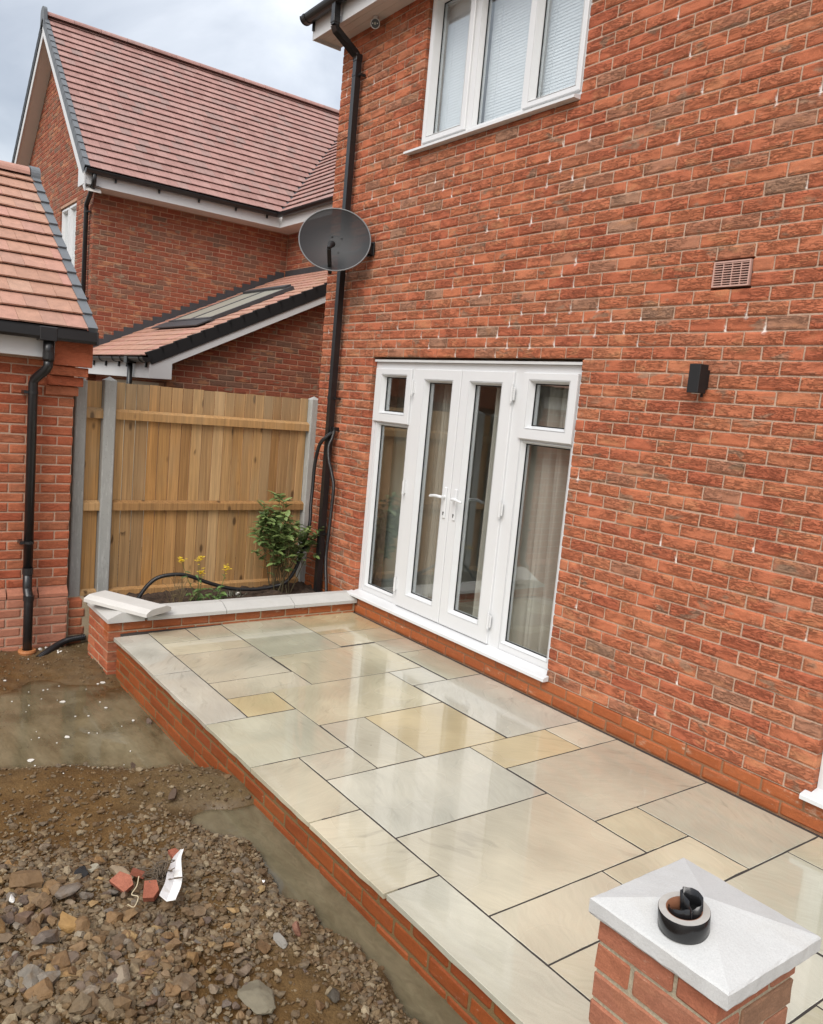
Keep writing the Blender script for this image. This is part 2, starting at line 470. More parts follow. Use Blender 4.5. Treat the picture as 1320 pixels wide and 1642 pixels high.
def mat_glass(name, tint=(0.93, 0.95, 0.955), boost=1.0, tr=1.0):
    N = NT(name)
    lw = N.n('ShaderNodeLayerWeight'); lw.inputs['Blend'].default_value = 0.5
    g = N.n('ShaderNodeBsdfGlossy'); g.inputs['Roughness'].default_value = 0.0
    g.inputs['Color'].default_value = (0.95, 0.97, 0.97, 1)
    t = N.n('ShaderNodeBsdfTransparent'); t.inputs['Color'].default_value = (*tint, 1)
    mx = N.n('ShaderNodeMixShader')
    f = N.m_('MULTIPLY', N.m_('ADD', N.m_('MULTIPLY', N.m_('POWER', lw.outputs['Facing'], 4.0), 0.93), 0.05), boost, clamp=True)
    N.t.links.new(f, mx.inputs[0]); N.t.links.new(t.outputs[0], mx.inputs[1]); N.t.links.new(g.outputs[0], mx.inputs[2])
    N.t.links.new(mx.outputs[0], N.out.inputs[0])
    return N.m
m_glass = mat_glass('double_glazing', boost=1.9)

# ------------------------------------------------------------------ bricks
def brick_geo(w, h, d, rng, fine=True):
    j = lambda a: float(rng.uniform(-a, a))
    if fine:
        xs = [0, 0.011, w - 0.011, w]; zs = [0, 0.009, h - 0.009, h]
        if w < 0.05: xs = [0, w * .25, w * .75, w]
        v = []
        for b in range(4):
            for a in range(4):
                edge = a in (0, 3) or b in (0, 3)
                corner = a in (0, 3) and b in (0, 3)
                y = (0.0045 + j(0.0012) + (0.002 if corner else 0)) if edge else j(0.0018)
                v.append((xs[a] + (j(0.0016) if edge else 0), y, zs[b] + (j(0.0014) if edge else 0)))
        f = [(b*4+a, b*4+a+1, b*4+a+5, b*4+a+4) for b in range(3) for a in range(3)]
        ring = [0, 1, 2, 3, 7, 11, 15, 14, 13, 12, 8, 4]
    else:
        c = 0.006
        v = [(0, .004, 0), (w, .004, 0), (w, .004, h), (0, .004, h), (c, j(.001), c), (w-c, j(.001), c), (w-c, j(.001), h-c), (c, j(.001), h-c)]
        f = [(4, 5, 6, 7), (0, 1, 5, 4), (1, 2, 6, 5), (2, 3, 7, 6), (3, 0, 4, 7)]
        ring = [0, 1, 2, 3]
    n = len(v)
    for k in ring: v.append((v[k][0], d, v[k][2]))
    m = len(ring)
    f += [(ring[i], n + i, n + (i + 1) % m, ring[(i + 1) % m]) for i in range(m)]
    return v, f
_brick_cache = {}
def brick_mesh(w, h, d, mat, fine, var):
    key = (round(w, 3), round(h, 3), round(d, 3), mat.name, fine, var)
    if key not in _brick_cache:
        v, f = brick_geo(w, h, d, np.random.default_rng(hash(key[:3] + key[4:]) % 99991), fine)
        mb = MB(); mb.add(v, f)
        _brick_cache[key] = mb.mesh('brick', mat)
    return _brick_cache[key]

def lay(u0, u1, z0, z1, pu, pz, openings=(), keep=None, swap=0):
    """stretcher bond: list of (ul, ur, zb, zt)"""
    out = []
    i0 = int(math.floor((z0 - pz) / 0.075 + 1e-6)); i1 = int(math.ceil((z1 - pz) / 0.075 - 1e-6))
    for i in range(i0, i1):
        zb = pz + 0.075 * i + 0.005; zt = zb + 0.065
        zb = max(zb, z0); zt = min(zt, z1)
        if zt - zb < 0.015: continue
        off = 0.5 * ((i + swap) % 2)
        k0 = int(math.floor((u0 - pu) / 0.225)) - 1; k1 = int(math.ceil((u1 - pu) / 0.225)) + 1
        for k in range(k0, k1):
            ul = pu + 0.225 * (k + off) + 0.005; ur = ul + 0.215
            segs = [(max(ul, u0), min(ur, u1), zb, zt)]
            for a, b, c, d in openings:
                ns = []
                for (p, q, r, t) in segs:
                    if t <= c + 1e-6 or r >= d - 1e-6 or q <= a or p >= b: ns.append((p, q, r, t)); continue
                    if r < c - 0.02: ns.append((p, q, r, c)); continue
                    if t > d + 0.02: ns.append((p, q, d, t)); continue
                    if p < a: ns.append((p, a, r, t))
                    if q > b: ns.append((b, q, r, t))
                segs = ns
            for a, b, c, d in openings:      # no slip of mortar left at a jamb: the last brick runs up to it
                segs = [((p if not 0 < p - b < .035 else b), (q if not 0 < a - q < .035 else a), r, t) if (r + t) / 2 > c and (r + t) / 2 < d else (p, q, r, t) for p, q, r, t in segs]
            for sgm in segs:
                if sgm[1] - sgm[0] > 0.022 and (keep is None or keep(*sgm)): out.append(sgm)
    return out

def make_bricks(parent, rects, face, plane, mat, depth=0.10, top=300, fine=True, hidden=(), name='brick', stuff='brickwork', sel=None, rng=None):
    """face '-y' or '+x'; the pieces that show largest become bricks of their own, the others one joined part"""
    rng = rng or RNG
    ang = 0.0 if face == '-y' else math.pi / 2
    def corners(r):
        a, b, c, d = r
        if face == '-y': return [(a, plane, c), (b, plane, c), (b, plane, d), (a, plane, d)]
        return [(plane, a, c), (plane, b, c), (plane, b, d), (plane, a, d)]
    sizes = [shown_size(corners(r), hidden) for r in rects]
    order = sorted(range(len(rects)), key=lambda i: -sizes[i])
    single = set(i for i in order[:top] if sizes[i] > 25)
    mb = MB()
    for i, (a, b, c, d) in enumerate(rects):
        out = float(rng.normal(0, 0.0011)); tilt = float(rng.normal(0, 0.0022))
        w, h = b - a, d - c
        if i in single:
            me = brick_mesh(w, h, depth, mat, fine, int(rng.integers(0, 7)))
            loc = (a, plane - out, c) if face == '-y' else (plane + out, a, c)
            place(name, me, parent, loc, (0, tilt if face == '-y' else 0, ang) if face == '-y' else (0, 0, ang))
        else:
            v, f = brick_geo(w, h, depth, rng, fine and sizes[i] > 0)
            if face == '-y': v = [(a + x, plane - out + y, c + z) for x, y, z in v]
            else: v = [(plane + out - y, a + x, c + z) for x, y, z in v]
            mb.add(v, f, float(rng.uniform(0.001, 0.999)))
    if mb.v: mb.build(stuff, mat, parent, kind='stuff')

def wall_core(mb, u0, u1, z0, z1, face, plane, openings=(), rec=0.007, thick=0.30, inset=0.005):
    """mortar body: boxes around the openings"""
    us = sorted({u0, u1, *[max(u0, o[0] - inset) for o in openings], *[min(u1, o[1] + inset) for o in openings]})
    zs = sorted({z0, z1, *[max(z0, o[2] - inset) for o in openings], *[min(z1, o[3] + inset) for o in openings]})
    for a, b in zip(us[:-1], us[1:]):
        run = None
        for c, d in zip(zs[:-1], zs[1:]):
            mu, mz = (a + b) / 2, (c + d) / 2
            hole = any(o[0] - inset <= mu <= o[1] + inset and o[2] - inset <= mz <= o[3] + inset for o in openings)
            if hole:
                if run: emit(mb, a, b, run[0], run[1], face, plane, rec, thick); run = None
            else: run = (run[0], d) if run else (c, d)
        if run: emit(mb, a, b, run[0], run[1], face, plane, rec, thick)
def emit(mb, a, b, c, d, face, plane, rec, thick):
    if face == '-y': mb.box(a, b, plane + rec, plane + thick, c, d)
    else: mb.box(plane - thick, plane - rec, a, b, c, d)

# ------------------------------------------------------------------ MAIN HOUSE
house = thing('brick_house', (0.105, 0, -0.3), 'near red brick house with white french doors and an upstairs window', 'house')
DOOR = (1.005, 3.405, 0.14, 2.24); WIN = (1.398, 3.134, 3.852, 5.045); DOOR2 = (5.19, 7.59, 0.14, 2.24); VENT = (4.255, 4.485, 2.615, 2.765)
ops = [DOOR, WIN, DOOR2, VENT]
HU1 = 9.0
main_rects = lay(0.105, HU1, 0.14, 5.09, 1.0, 0.14, ops)
pl_rects = lay(0.105, HU1, -0.235, 0.14, 1.0, 0.14, [DOOR, DOOR2])
mb = MB(); wall_core(mb, 0.110, HU1, 0.138, 5.10, '-y', 0.0, ops, rec=0.008)
mb.build('wall', m_mortar, house)
mb = MB(); wall_core(mb, 0.110, HU1, -0.6, 0.132, '-y', 0.0, (), rec=0.006)
mb.build('plinth_wall', m_mortar_plinth, house)
make_bricks(house, main_rects, '-y', 0.0, m_brick, depth=0.102)
make_bricks(house, pl_rects, '-y', 0.0, m_brick_orange, depth=0.102, name='plinth_brick', stuff='plinth_brickwork', top=120)
# side wall away from the camera
mb = MB(); mb.box(0.107, 0.40, 0.302, 9.0, -0.6, 5.1); mb.build('side_wall', m_mortar, house)

def ring(mb, x0, x1, z0, z1, gx0, gx1, gz0, gz1, yf, yb, yg, bev=0.016):
    """frame with a flat front, a bevel down to the glass and square outer sides"""
    o = [(x0, z0), (x1, z0), (x1, z1), (x0, z1)]
    a = 0.004
    o2 = [(x0 + a, z0 + a), (x1 - a, z0 + a), (x1 - a, z1 - a), (x0 + a, z1 - a)]
    i1 = [(gx0 - bev, gz0 - bev), (gx1 + bev, gz0 - bev), (gx1 + bev, gz1 + bev), (gx0 - bev, gz1 + bev)]
    i2 = [(gx0, gz0), (gx1, gz0), (gx1, gz1), (gx0, gz1)]
    ex = lambda e_: [(gx0 - bev - e_, gz0 - bev - e_), (gx1 + bev + e_, gz0 - bev - e_), (gx1 + bev + e_, gz1 + bev + e_), (gx0 - bev - e_, gz1 + bev + e_)]
    loops = [(o, yb), (o, yf + a), (o2, yf), (ex(.0085), yf), (ex(.0075), yf + .006), (ex(.0035), yf + .006), (ex(.0025), yf - .001), (i1, yf), (i2, yg - 0.004), (i2, yb)]
    v = [(p[0], y, p[1]) for lp, y in loops for p in lp]
    f = []
    for l in range(len(loops) - 1):
        for k in range(4):
            f.append((l*4 + k, l*4 + (k+1) % 4, (l+1)*4 + (k+1) % 4, (l+1)*4 + k))
    mb.add(v, f)
def gasket(x0, x1, z0, z1, y, parent, w=0.007):
    mb = MB()
    mb.box(x0, x0 + w, y - .003, y + .003, z0, z1); mb.box(x1 - w, x1, y - .003, y + .003, z0, z1)
    mb.box(x0 + w, x1 - w, y - .003, y + .003, z0, z0 + w); mb.box(x0 + w, x1 - w, y - .003, y + .003, z1 - w, z1)
    mb.build('gasket', m_gasket, parent)
def pane(x0, x1, z0, z1, y, parent, mat=None):
    mb = MB(); mb.box(x0 - .004, x1 + .004, y + .001, y + .006, z0 - .004, z1 + .004)
    mb.build('glass_pane', mat or m_glass, parent)

def french_unit(X0):
    fy, gy = 0.05, 0.088
    x = lambda a: X0 + a
    mb = MB()
    mb.box(x(.002), x(.045), fy, .12, .19, 2.204)
    mb.box(x(2.355), x(2.398), fy, .12, .19, 2.204)
    mb.box(x(.045), x(2.355), fy, .12, 2.146, 2.204)
    mb.box(x(.545), x(.606), fy, .12, .19, 2.146)
    mb.box(x(1.751), x(1.866), fy, .12, .19, 2.146)
    mb.box(x(.045), x(.545), fy, .12, 1.692, 1.706)
    mb.box(x(1.866), x(2.355), fy, .12, 1.692, 1.706)
    mb.box(x(.606), x(1.751), fy + .01, .12, .19, .2)
    fr = mb.build('door_frame', m_pvc, house)
    for p, q, g0, g1 in ((.045, .545, .095, .515), (1.866, 2.355, 1.895, 2.325)):
        mb = MB(); ring(mb, x(p), x(q), .19, 1.692, x(g0), x(g1), .255, 1.667, fy + .004, .12, gy + .002, bev=.012)
        s_ = mb.build('side_window', m_pvc, house)
        gasket(x(g0), x(g1), .255, 1.667, gy, s_); pane(x(g0), x(g1), .255, 1.667, gy, s_)
    for p, q, g0, g1 in ((.028, .552, .140, .471), (1.858, 2.352, 1.937, 2.270)):
        mb = MB(); ring(mb, x(p), x(q), 1.700, 2.150, x(g0), x(g1), 1.792, 2.080, .028, .12, gy - .01)
        s_ = mb.build('vent_window', m_pvc, house)
        gasket(x(g0), x(g1), 1.792, 2.080, gy - .012, s_); pane(x(g0), x(g1), 1.792, 2.080, gy - .012, s_)
    for p, q, g0, g1, hx, sg, kx in ((.600, 1.187, .750, 1.072, 1.140, -1, .594), (1.193, 1.760, 1.310, 1.628, 1.262, 1, 1.768)):
        mb = MB(); ring(mb, x(p), x(q), .197, 2.152, x(g0), x(g1), .330, 2.052, .030, .12, gy - .008)
        s_ = mb.build('french_door', m_pvc, house)
        gasket(x(g0), x(g1), .330, 2.052, gy - .010, s_); pane(x(g0), x(g1), .330, 2.052, gy - .010, s_)
        mb = MB()
        mb.bbox(x(hx) - .015, x(hx) + .015, .018, .031, 1.02, 1.262, .005)
        mb.tube([(x(hx), .02, 1.185), (x(hx), -.012, 1.185)], .012, 12)
        mb.tube(spline([(x(hx), -.012, 1.185), (x(hx) + sg*.02, -.026, 1.187), (x(hx) + sg*.07, -.03, 1.187), (x(hx) + sg*.135, -.026, 1.176)], 5), [.0115]*11 + [.0108]*4 + [.007], 10)
        mb.build('door_handle', m_pvc, s_, smooth=False)
        mb = MB(); mb.lathe([(0, -.002), (.007, -.002), (.007, .003)], (x(hx), .0165, 1.065), 10, 'y'); mb.box(x(hx) - .0028, x(hx) + .0028, .0135, .018, 1.045, 1.063)
        mb.build('keyhole', m_gasket, s_)
        for z in (2.0, 1.185, .37):
            mb = MB(); mb.tube([(x(kx), .016, z - .055), (x(kx), .016, z + .055)], .0115, 10)
            mb.tube([(x(kx), .016, z + .055), (x(kx), .016, z + .066)], .008, 8); mb.tube([(x(kx), .016, z - .066), (x(kx), .016, z - .055)], .008, 8)
            mb.bbox(x(kx) - .02, x(kx) + .02, .022, .034, z - .045, z + .045, .003)
            mb.build('hinge', m_pvc_trim, s_)
    mb = MB(); mb.box(x(.012), x(2.398), .02, .10, 2.206, 2.224); mb.build('head_trim', m_pvc_trim, house)
    mb = MB()
    prof = [(-.052, .143), (-.052, .163), (-.046, .169), (.05, .190), (.12, .190), (.12, .143)]
    mb.prism(prof, 'x', x(.003), x(2.397))
    pr2 = [(-.052, .143), (-.052, .163), (-.046, .169), (-.003, .178), (-.003, .143)]
    mb.prism(pr2, 'x', x(-.028), x(.003)); mb.prism(pr2, 'x', x(2.397), x(2.425))
    mb.build('door_sill', m_pvc, house, fix=True)
french_unit(DOOR[0]); french_unit(DOOR2[0])

# upstairs window
wy = 0.035
mb = MB()
mb.box(1.400, 1.440, wy, .105, 3.888, 5.04); mb.box(3.094, 3.132, wy, .105, 3.888, 5.04); mb.box(1.44, 3.094, wy, .105, 5.0, 5.04)
mb.box(1.44, 3.094, wy, .105, 3.888, 3.930); mb.box(1.948, 2.020, wy, .105, 3.930, 5.0); mb.box(2.548, 2.606, wy, .105, 3.930, 5.0)
mb.build('window_frame', m_pvc, house)
for p, q, g0, g1, gz, yf in ((1.432, 1.962, 1.500, 1.892, 3.982, .015), (2.578, 3.102, 2.650, 3.045, 3.976, .015), (2.020, 2.548, 2.040, 2.530, 3.944, wy + .004)):
    casement = yf < .03
    mb = MB(); ring(mb, p, q, 3.922 if casement else 3.930, 5.012 if casement else 5.0, g0, g1, gz, 4.965, yf, .105, .076, bev=.014)
    s_ = mb.build('window_sash', m_pvc, house)
    gasket(g0, g1, gz, 4.965, .074, s_); pane(g0, g1, gz, 4.965, .074, s_)
mb = MB(); mb.prism([(-.055, 3.852), (-.055, 3.868), (-.05, 3.872), (.035, 3.888), (.105, 3.888), (.105, 3.852)], 'x', 1.400, 3.132)
mb.prism([(-.055, 3.852), (-.055, 3.868), (-.05, 3.872), (-.004, 3.880), (-.004, 3.852)], 'x', 1.290, 1.400)
mb.build('window_sill', m_pvc, house, fix=True)

# rooms behind the glass
mb = MB()
for (x0, x1, z0, z1, y1) in ((0.93, 4.8, .15, 2.55, 4.2), (0.45, 4.8, 2.75, 5.09, 3.5), (5.0, 8.8, .15, 2.55, 4.2)):
    mb.box(x0, x1, y1, y1 + .05, z0, z1); mb.box(x0 - .05, x0, .31, y1, z0, z1); mb.box(x1, x1 + .05, .31, y1, z0, z1); mb.box(x0, x1, .305, y1, z1, z1 + .05)
mb.build('room_walls', m_room, house)
mb = MB()
for (x0, x1, z0) in ((0.93, 4.8, .15), (0.45, 4.8, 2.75), (5.0, 8.8, .15)): mb.box(x0, x1, .305, 4.2, z0 - .05, z0)
mb.build('room_floor', m_roomfloor, house)

# air vent
mb = MB(); x0, x1, z0, z1 = 4.262, 4.478, 2.624, 2.757
mb.box(x0, x0 + .008, -.006, .05, z0, z1); mb.box(x1 - .008, x1, -.006, .05, z0, z1); mb.box(x0 + .008, x1 - .008, -.006, .05, z0, z0 + .008); mb.box(x0 + .008, x1 - .008, -.006, .05, z1 - .008, z1)
for k in (1, 2, 3): mb.box(x0 + .004 + k * .052, x0 + .0085 + k * .052, -.0045, .04, z0 + .008, z1 - .008)
m_vent = mat_plain('pink_terracotta_plastic', (0.47, 0.29, 0.24), 0.6, 0.4)
vent = mb.build('air_vent', m_vent, house)
mb0 = MB(); mb0.box(0, x1 - x0 - .016, 0, .012, 0, .0046); sl = mb0.mesh('slat', m_vent)
for k in range(9): place('slat', sl, vent, (x0 + .008, -.0035, z0 + .0155 + k * .0128), (0, 0, 0))
mb = MB(); mb.box(x0, x1, .055, .08, z0, z1); mb.build('vent_back', m_dark, vent)

# eaves
mb = MB(); mb.box(-.012, HU1, -.252, -.240, 5.03, 5.24); mb.build('fascia', m_pvc_trim, house)
mb = MB()
for a, b in ((-.238, -.165), (-.162, -.085), (-.082, -.0015)): mb.box(-.010, HU1, a, b, 5.056, 5.066)
mb.box(-.010, HU1, -.238, -.002, 5.069, 5.075)
mb.build('soffit', m_soffit, house)
mb = MB(); mb.prism([(-.252, 5.03), (.04, 5.03), (.04, 5.06), (3.4, 8.3), (3.4, 8.5), (-.252, 5.24)], 'x', -.028, -.013); mb.build('bargeboard', m_pvc_trim, house, fix=True)
mb = MB(); mb.box(-.010, .104, -.002, .04, 5.056, 5.066); mb.build('gable_soffit', m_soffit, house)
mb = MB(); mb.prism([(-.30, 5.245), (-.30, 5.275), (4.2, 9.3), (4.2, 9.26)], 'x', -.06, HU1); mb.build('roof', mat_plain('dark_roof', (.12, .06, .05), .8), house, fix=True)
def half_round(mb, a, b, c, r, axis, t=0.003):
    """half-round channel; c = the two other coordinates of its centre line"""
    n = 12; pts = [(r * math.cos(math.pi + math.pi * k / n), r * math.sin(math.pi + math.pi * k / n)) for k in range(n + 1)]
    inn = [((r - t) * math.cos(math.pi + math.pi * k / n), (r - t) * math.sin(math.pi + math.pi * k / n)) for k in range(n, -1, -1)]
    poly = [(c[0] + p, c[1] + q) for p, q in pts + inn]
    m = len(poly); v = []
    for A in (a, b):
        for p, q in poly: v.append((A, p, q) if axis == 'x' else (p, A, q))
    f = [(i, (i + 1) % m, m + (i + 1) % m, m + i) for i in range(m)]
    h = n + 1
    for base in (0, m):
        for i in range(n): f.append((base + i, base + i + 1, base + m - 2 - i, base + m - 1 - i))
    mb.add(v, f)
def half_disc(mb, a, b, c, r, axis):
    n = 12; poly = [(c[0] + r * math.cos(math.pi + math.pi * k / n), c[1] + r * math.sin(math.pi + math.pi * k / n)) for k in range(n + 1)]
    mb.prism(poly, axis, a, b)
mb = MB(); half_round(mb, -.058, HU1, (-.315, 5.205), .057, 'x'); half_disc(mb, -.066, -.058, (-.315, 5.205), .061, 'x')
gut = mb.build('gutter', m_black, house, fix=True)
for xx in (-.02, .9, 1.8, 2.7, 3.6, 4.5, 5.4):
    mb = MB(); half_round(mb, xx, xx + .03, (-.315, 5.205), .0625, 'x', .005); mb.box(xx + .004, xx + .026, -.270, -.2525, 5.10, 5.21); mb.build('gutter_bracket', m_black, gut, fix=True)
mb = MB(); px, hp = 0.474, 0.0275
r4 = hp * math.sqrt(2)
mb.tube([(px + .01, -.315, 5.155), (px + .01, -.315, 4.985)], r4, 4, ph=math.pi / 4)
mb.tube([(px + .01, -.315, 4.985), (px + .006, -.30, 4.955), (px, -.085, 4.825), (px, -.0625, 4.79)], r4, 4, ph=math.pi / 4)
mb.tube([(px, -.0625, 4.79), (px, -.0625, .02)], r4, 4, ph=math.pi / 4)
dp = mb.build('downpipe', m_black, house)
for z in (5.03, 4.80): 
    mb = MB(); y = -.315 if z > 5 else -.0625; xx = px + .01 if z > 5 else px
    mb.bbox(xx - hp - .004, xx + hp + .004, y - hp - .004, y + hp + .004, z - .03, z + .03, .003); mb.build('pipe_socket', m_black, dp)
for z in (4.66, 3.3, 1.86, .60):
    mb = MB(); mb.box(px - hp - .003, px + hp + .003, -.0625 - hp - .003, -.0625 + hp + .0, z - .012, z + .012)
    mb.box(px + hp + .003, px + hp + .03, -.06, -.04, z - .01, z + .01); mb.box(px + hp + .012, px + hp + .03, -.04, -.002, z - .01, z + .01)
    mb.build('pipe_clip', m_black, dp)
# ------------------------------------------------------------------ PATIO
PZ = -0.010
def mat_slab():
    N = NT('wet_sandstone')
    base = N.objcol()
    oi = N.n('ShaderNodeObjectInfo')
    shift = N.m_('MULTIPLY', oi.outputs['Random'], 37.0)
    loc = N.comb(shift, N.m_('MULTIPLY', oi.outputs['Random'], 11.0), 0.0)
    ang = N.m_('MULTIPLY', N.m_('SUBTRACT', oi.outputs['Random'], 0.5), 2.6)
    rot = N.n('ShaderNodeVectorRotate'); rot.rotation_type = 'Z_AXIS'; N.set(rot.inputs['Vector'], N.pos); N.set(rot.inputs['Angle'], ang)
    v = rot.outputs[0]
    # sandstone bedding: long wavy bands
    warp = N.noise((2.2, 2.2, 2.2), 3, vec=v, loc=loc, color=True)
    wv = N.n('ShaderNodeVectorMath'); wv.operation = 'MULTIPLY_ADD'
    N.set(wv.inputs[0], warp); wv.inputs[1].default_value = (.26, .26, 0); N.set(wv.inputs[2], v)
    band = N.noise((3.2, 17, 1), 5, 0.62, 0.25, vec=wv.outputs[0], loc=loc)
    fine = N.noise((7, 60, 1), 4, 0.6, 0.2, vec=wv.outputs[0], loc=loc)
    cloud = N.noise((1.9, 1.9, 1), 3, 0.5, vec=v, loc=loc)
    c = N.scale(base, N.rng(cloud, 0.3, 0.7, 0.87, 1.10, False))
    c = N.mix(N.rng(cloud, 0.52, 0.75, 0, 0.35), c, N.mix(0.5, base, (0.50, 0.43, 0.30)))
    vein = N.m_('MULTIPLY', N.rng(band, 0.55, 0.68), N.rng(N.noise((1.4, 1.4, 1), 2, vec=v, loc=loc), 0.40, 0.62))
    c = N.mix(N.m_('MULTIPLY', vein, 0.60), c, N.scale(base, 0.64))
    pale = N.rng(band, 0.42, 0.30, 0, 0.22)
    c = N.mix(pale, c, (0.56, 0.53, 0.46))
    c = N.scale(c, N.rng(fine, 0.25, 0.75, 0.93, 1.06, False))
    c = N.scale(c, N.rng(N.noise(320, 2), 0.3, 0.7, 0.93, 1.06, False))
    spots = N.rng(N.voro((9, 9, 9), out='Distance'), 0.05, 0.03)
    c = N.mix(N.m_('MULTIPLY', spots, N.rng(N.noise(3, 1, loc=(4, 4, 4)), 0.62, 0.66, 0, .6)), c, (0.13, 0.10, 0.07))
    wet = N.rng(N.noise((1.7, 1.7, 1), 2, .5, loc=(1, 2, 0)), 0.30, 0.65)
    c = N.scale(c, N.rng(wet, 0, 1, 1.06, 0.94, False))
    N.P(Base_Color=c, Roughness=N.m_('ADD', N.m_('MULTIPLY', wet, -0.16), 0.34))
    N.p.inputs['Specular IOR Level'].default_value = 0.5
    N.P(Coat_Weight=N.m_('ADD', N.m_('MULTIPLY', wet, 0.45), 0.55))
    N.p.inputs['Coat Roughness'].default_value = 0.035
    N.p.inputs['Coat IOR'].default_value = 1.6
    h = N.m_('ADD', N.m_('MULTIPLY', band, .4), N.noise(14, 3))
    N.P(Normal=N.bump(h, 0.22, 0.005))
    w2 = N.bump(N.m_('ADD', N.noise(2.3, 2), N.m_('MULTIPLY', N.noise(16, 3), .10)), 0.045, 0.02)
    N.set(N.p.inputs['Coat Normal'], w2)
    return N.m
m_slab = mat_slab()
m_bed = mat_mortar('dark_slab_joint', (0.040, 0.033, 0.029))
GREY = (0.476, 0.462, 0.376); CREAM = (0.506, 0.466, 0.344); TAN = (0.474, 0.436, 0.314); YEL = (0.500, 0.420, 0.250); GRN = (0.458, 0.448, 0.344); PALE = (0.508, 0.494, 0.424); PINK = (0.468, 0.442, 0.344)
Y0, Y1, Y2, Y3, Y4, Y5, Y6, Y7 = -2.130, -1.866, -1.556, -1.250, -0.935, -0.640, -0.330, -0.022
SLABS = [
 (1.085, 1.980, Y0, -1.872, PALE), (1.980, 2.860, Y0, -1.872, PALE), (2.860, 3.458, Y0, -1.553, GRN), (3.458, 4.062, Y0, -1.858, CREAM), (4.062, 4.655, Y0, -1.858, CREAM), (4.655, 5.560, Y0 + .01, -1.858, GREY), (5.560, 5.800, Y0 + .01, -1.858, CREAM),
 (1.065, 1.360, -1.872, -1.572, TAN), (1.060, 1.360, -1.572, -1.270, TAN), (1.360, 1.650, -1.872, -1.270, CREAM), (1.650, 2.255, -1.872, -1.270, TAN), (2.255, 2.548, -1.872, -1.260, CREAM), (2.548, 2.856, -1.872, Y2, YEL),
 (1.045, 1.922, -1.270, -.652, GRN), (1.010, 1.590, -.652, Y7, YEL), (1.590, 1.900, -.652, Y7, TAN), (1.922, 2.528, -1.260, -.340, TAN), (1.900, 2.205, -.340, Y7, PINK), (2.205, 2.812, -.330, Y7, GRN),
 (2.528, 3.136, Y2, Y5, TAN), (2.528, 2.815, Y5, -.340, GREY), (2.815, 3.742, -.632, Y7, GREY),
 (3.136, 3.742, -1.550, -1.242, PINK), (3.136, 3.742, -1.242, Y5, YEL), (3.458, 3.745, -1.858, -1.550, PINK), 
 (3.745, 4.345, -1.858, -.928, GREY), (3.742, 4.042, -.928, -.328, YEL), (3.742, 4.042, -.328, Y7, PINK), (4.042, 4.655, -.920, Y7, PINK),
 (4.345, 4.957, -1.858, -.922, CREAM), (4.655, 4.957, -.920, -.612, TAN), (4.655, 5.265, -.612, Y7, GRN),
 (4.957, 5.262, -1.858, -1.222, CREAM), (4.957, 5.262, -1.222, -.612, CREAM), (5.265, 5.870, -.905, -.305, GRN), (5.265, 5.870, -.305, Y7, CREAM),
 (5.262, 5.855, -1.515, -.912, GREY), (5.262, 5.800, -1.858, -1.515, CREAM), (5.855, 6.460, -1.190, -.905, CREAM), (5.870, 6.460, -.905, Y7, GREY), (5.855, 6.460, -1.975, -1.190, CREAM),
 (6.460, 7.060, -1.860, -.950, GREY), (6.460, 7.060, -.950, -.330, YEL), (6.460, 7.060, -.330, Y7, CREAM), (7.060, 7.660, -1.858, -1.250, TAN), (7.060, 7.660, -1.250, -.330, GREY), (7.060, 7.660, -.330, Y7, CREAM),
 (6.142, 6.460, Y0, -1.975, CREAM), (6.460, 7.060, Y0, -1.858, PALE), (7.060, 7.660, Y0, -1.858, GREY)]
patio = bpy.data.objects.new('patio', None); patio.location = (1.1, -1.0, PZ); COL.objects.link(patio); patio['kind'] = 'structure'
def skew(x, y): return x - max(0.0, 0.046 * (3.73 - x) / 2.65) * (y + 1.07)
rs = np.random.default_rng(21)
for (x0, x1, y0, y1, col) in SLABS:
    # outer row: a riven lower edge on the face
    g = 0.0046; T = 0.026
    outer = y0 < -2.05
    q = [(x0 + g, y0 + (0 if outer else g)), (x1 - g, y0 + (0 if outer else g)), (x1 - g, y1 - g), (x0 + g, y1 - g)]
    q = [(skew(a, b), b) for a, b in q]
    cx, cy = sum(a for a, b in q) / 4, sum(b for a, b in q) / 4
    dz = float(rs.uniform(0, 0.0009))
    n = 7; edge = []
    for i in range(4):
        a, b = q[i], q[(i + 1) % 4]
        for k in range(n): edge.append((a[0] + (b[0]-a[0]) * k / n, a[1] + (b[1]-a[1]) * k / n))
    v = []; f = []; m = len(edge); c = .0012
    for i, (a, b) in enumerate(edge):
        jx, jy = float(rs.normal(0, .0007)), float(rs.normal(0, .0007))
        lowj = float(rs.uniform(0, .004)) if (outer and i <= n) else 0
        dxn, dyn = cx - a, cy - b; L = math.hypot(dxn, dyn)
        v.append((a + dxn / L * c * 1.3 + jx, b + dyn / L * c * 1.3 + jy, PZ + dz))
        v.append((a + jx, b + jy, PZ + dz - c))
        v.append((a + jx, b + jy + lowj * .8, PZ - T + lowj))
    for i in range(m):
        j = (i + 1) % m
        f.append((i*3 + 1, j*3 + 1, j*3, i*3)); f.append((i*3 + 2, j*3 + 2, j*3 + 1, i*3 + 1))
    f.append(tuple(i*3 for i in range(m))); f.append(tuple(i*3 + 2 for i in range(m - 1, -1, -1)))
    mb = MB(); mb.add([(p[0] - cx, p[1] - cy, p[2] - PZ) for p in v], f)
    o = place('paving_slab', mb.mesh('paving_slab', m_slab), patio, (cx, cy, PZ), None)
    w = 1 + float(rs.normal(0, .035))
    o.color = (col[0] * w, col[1] * w, col[2] * w * (1 + float(rs.normal(0, .02))), 1)
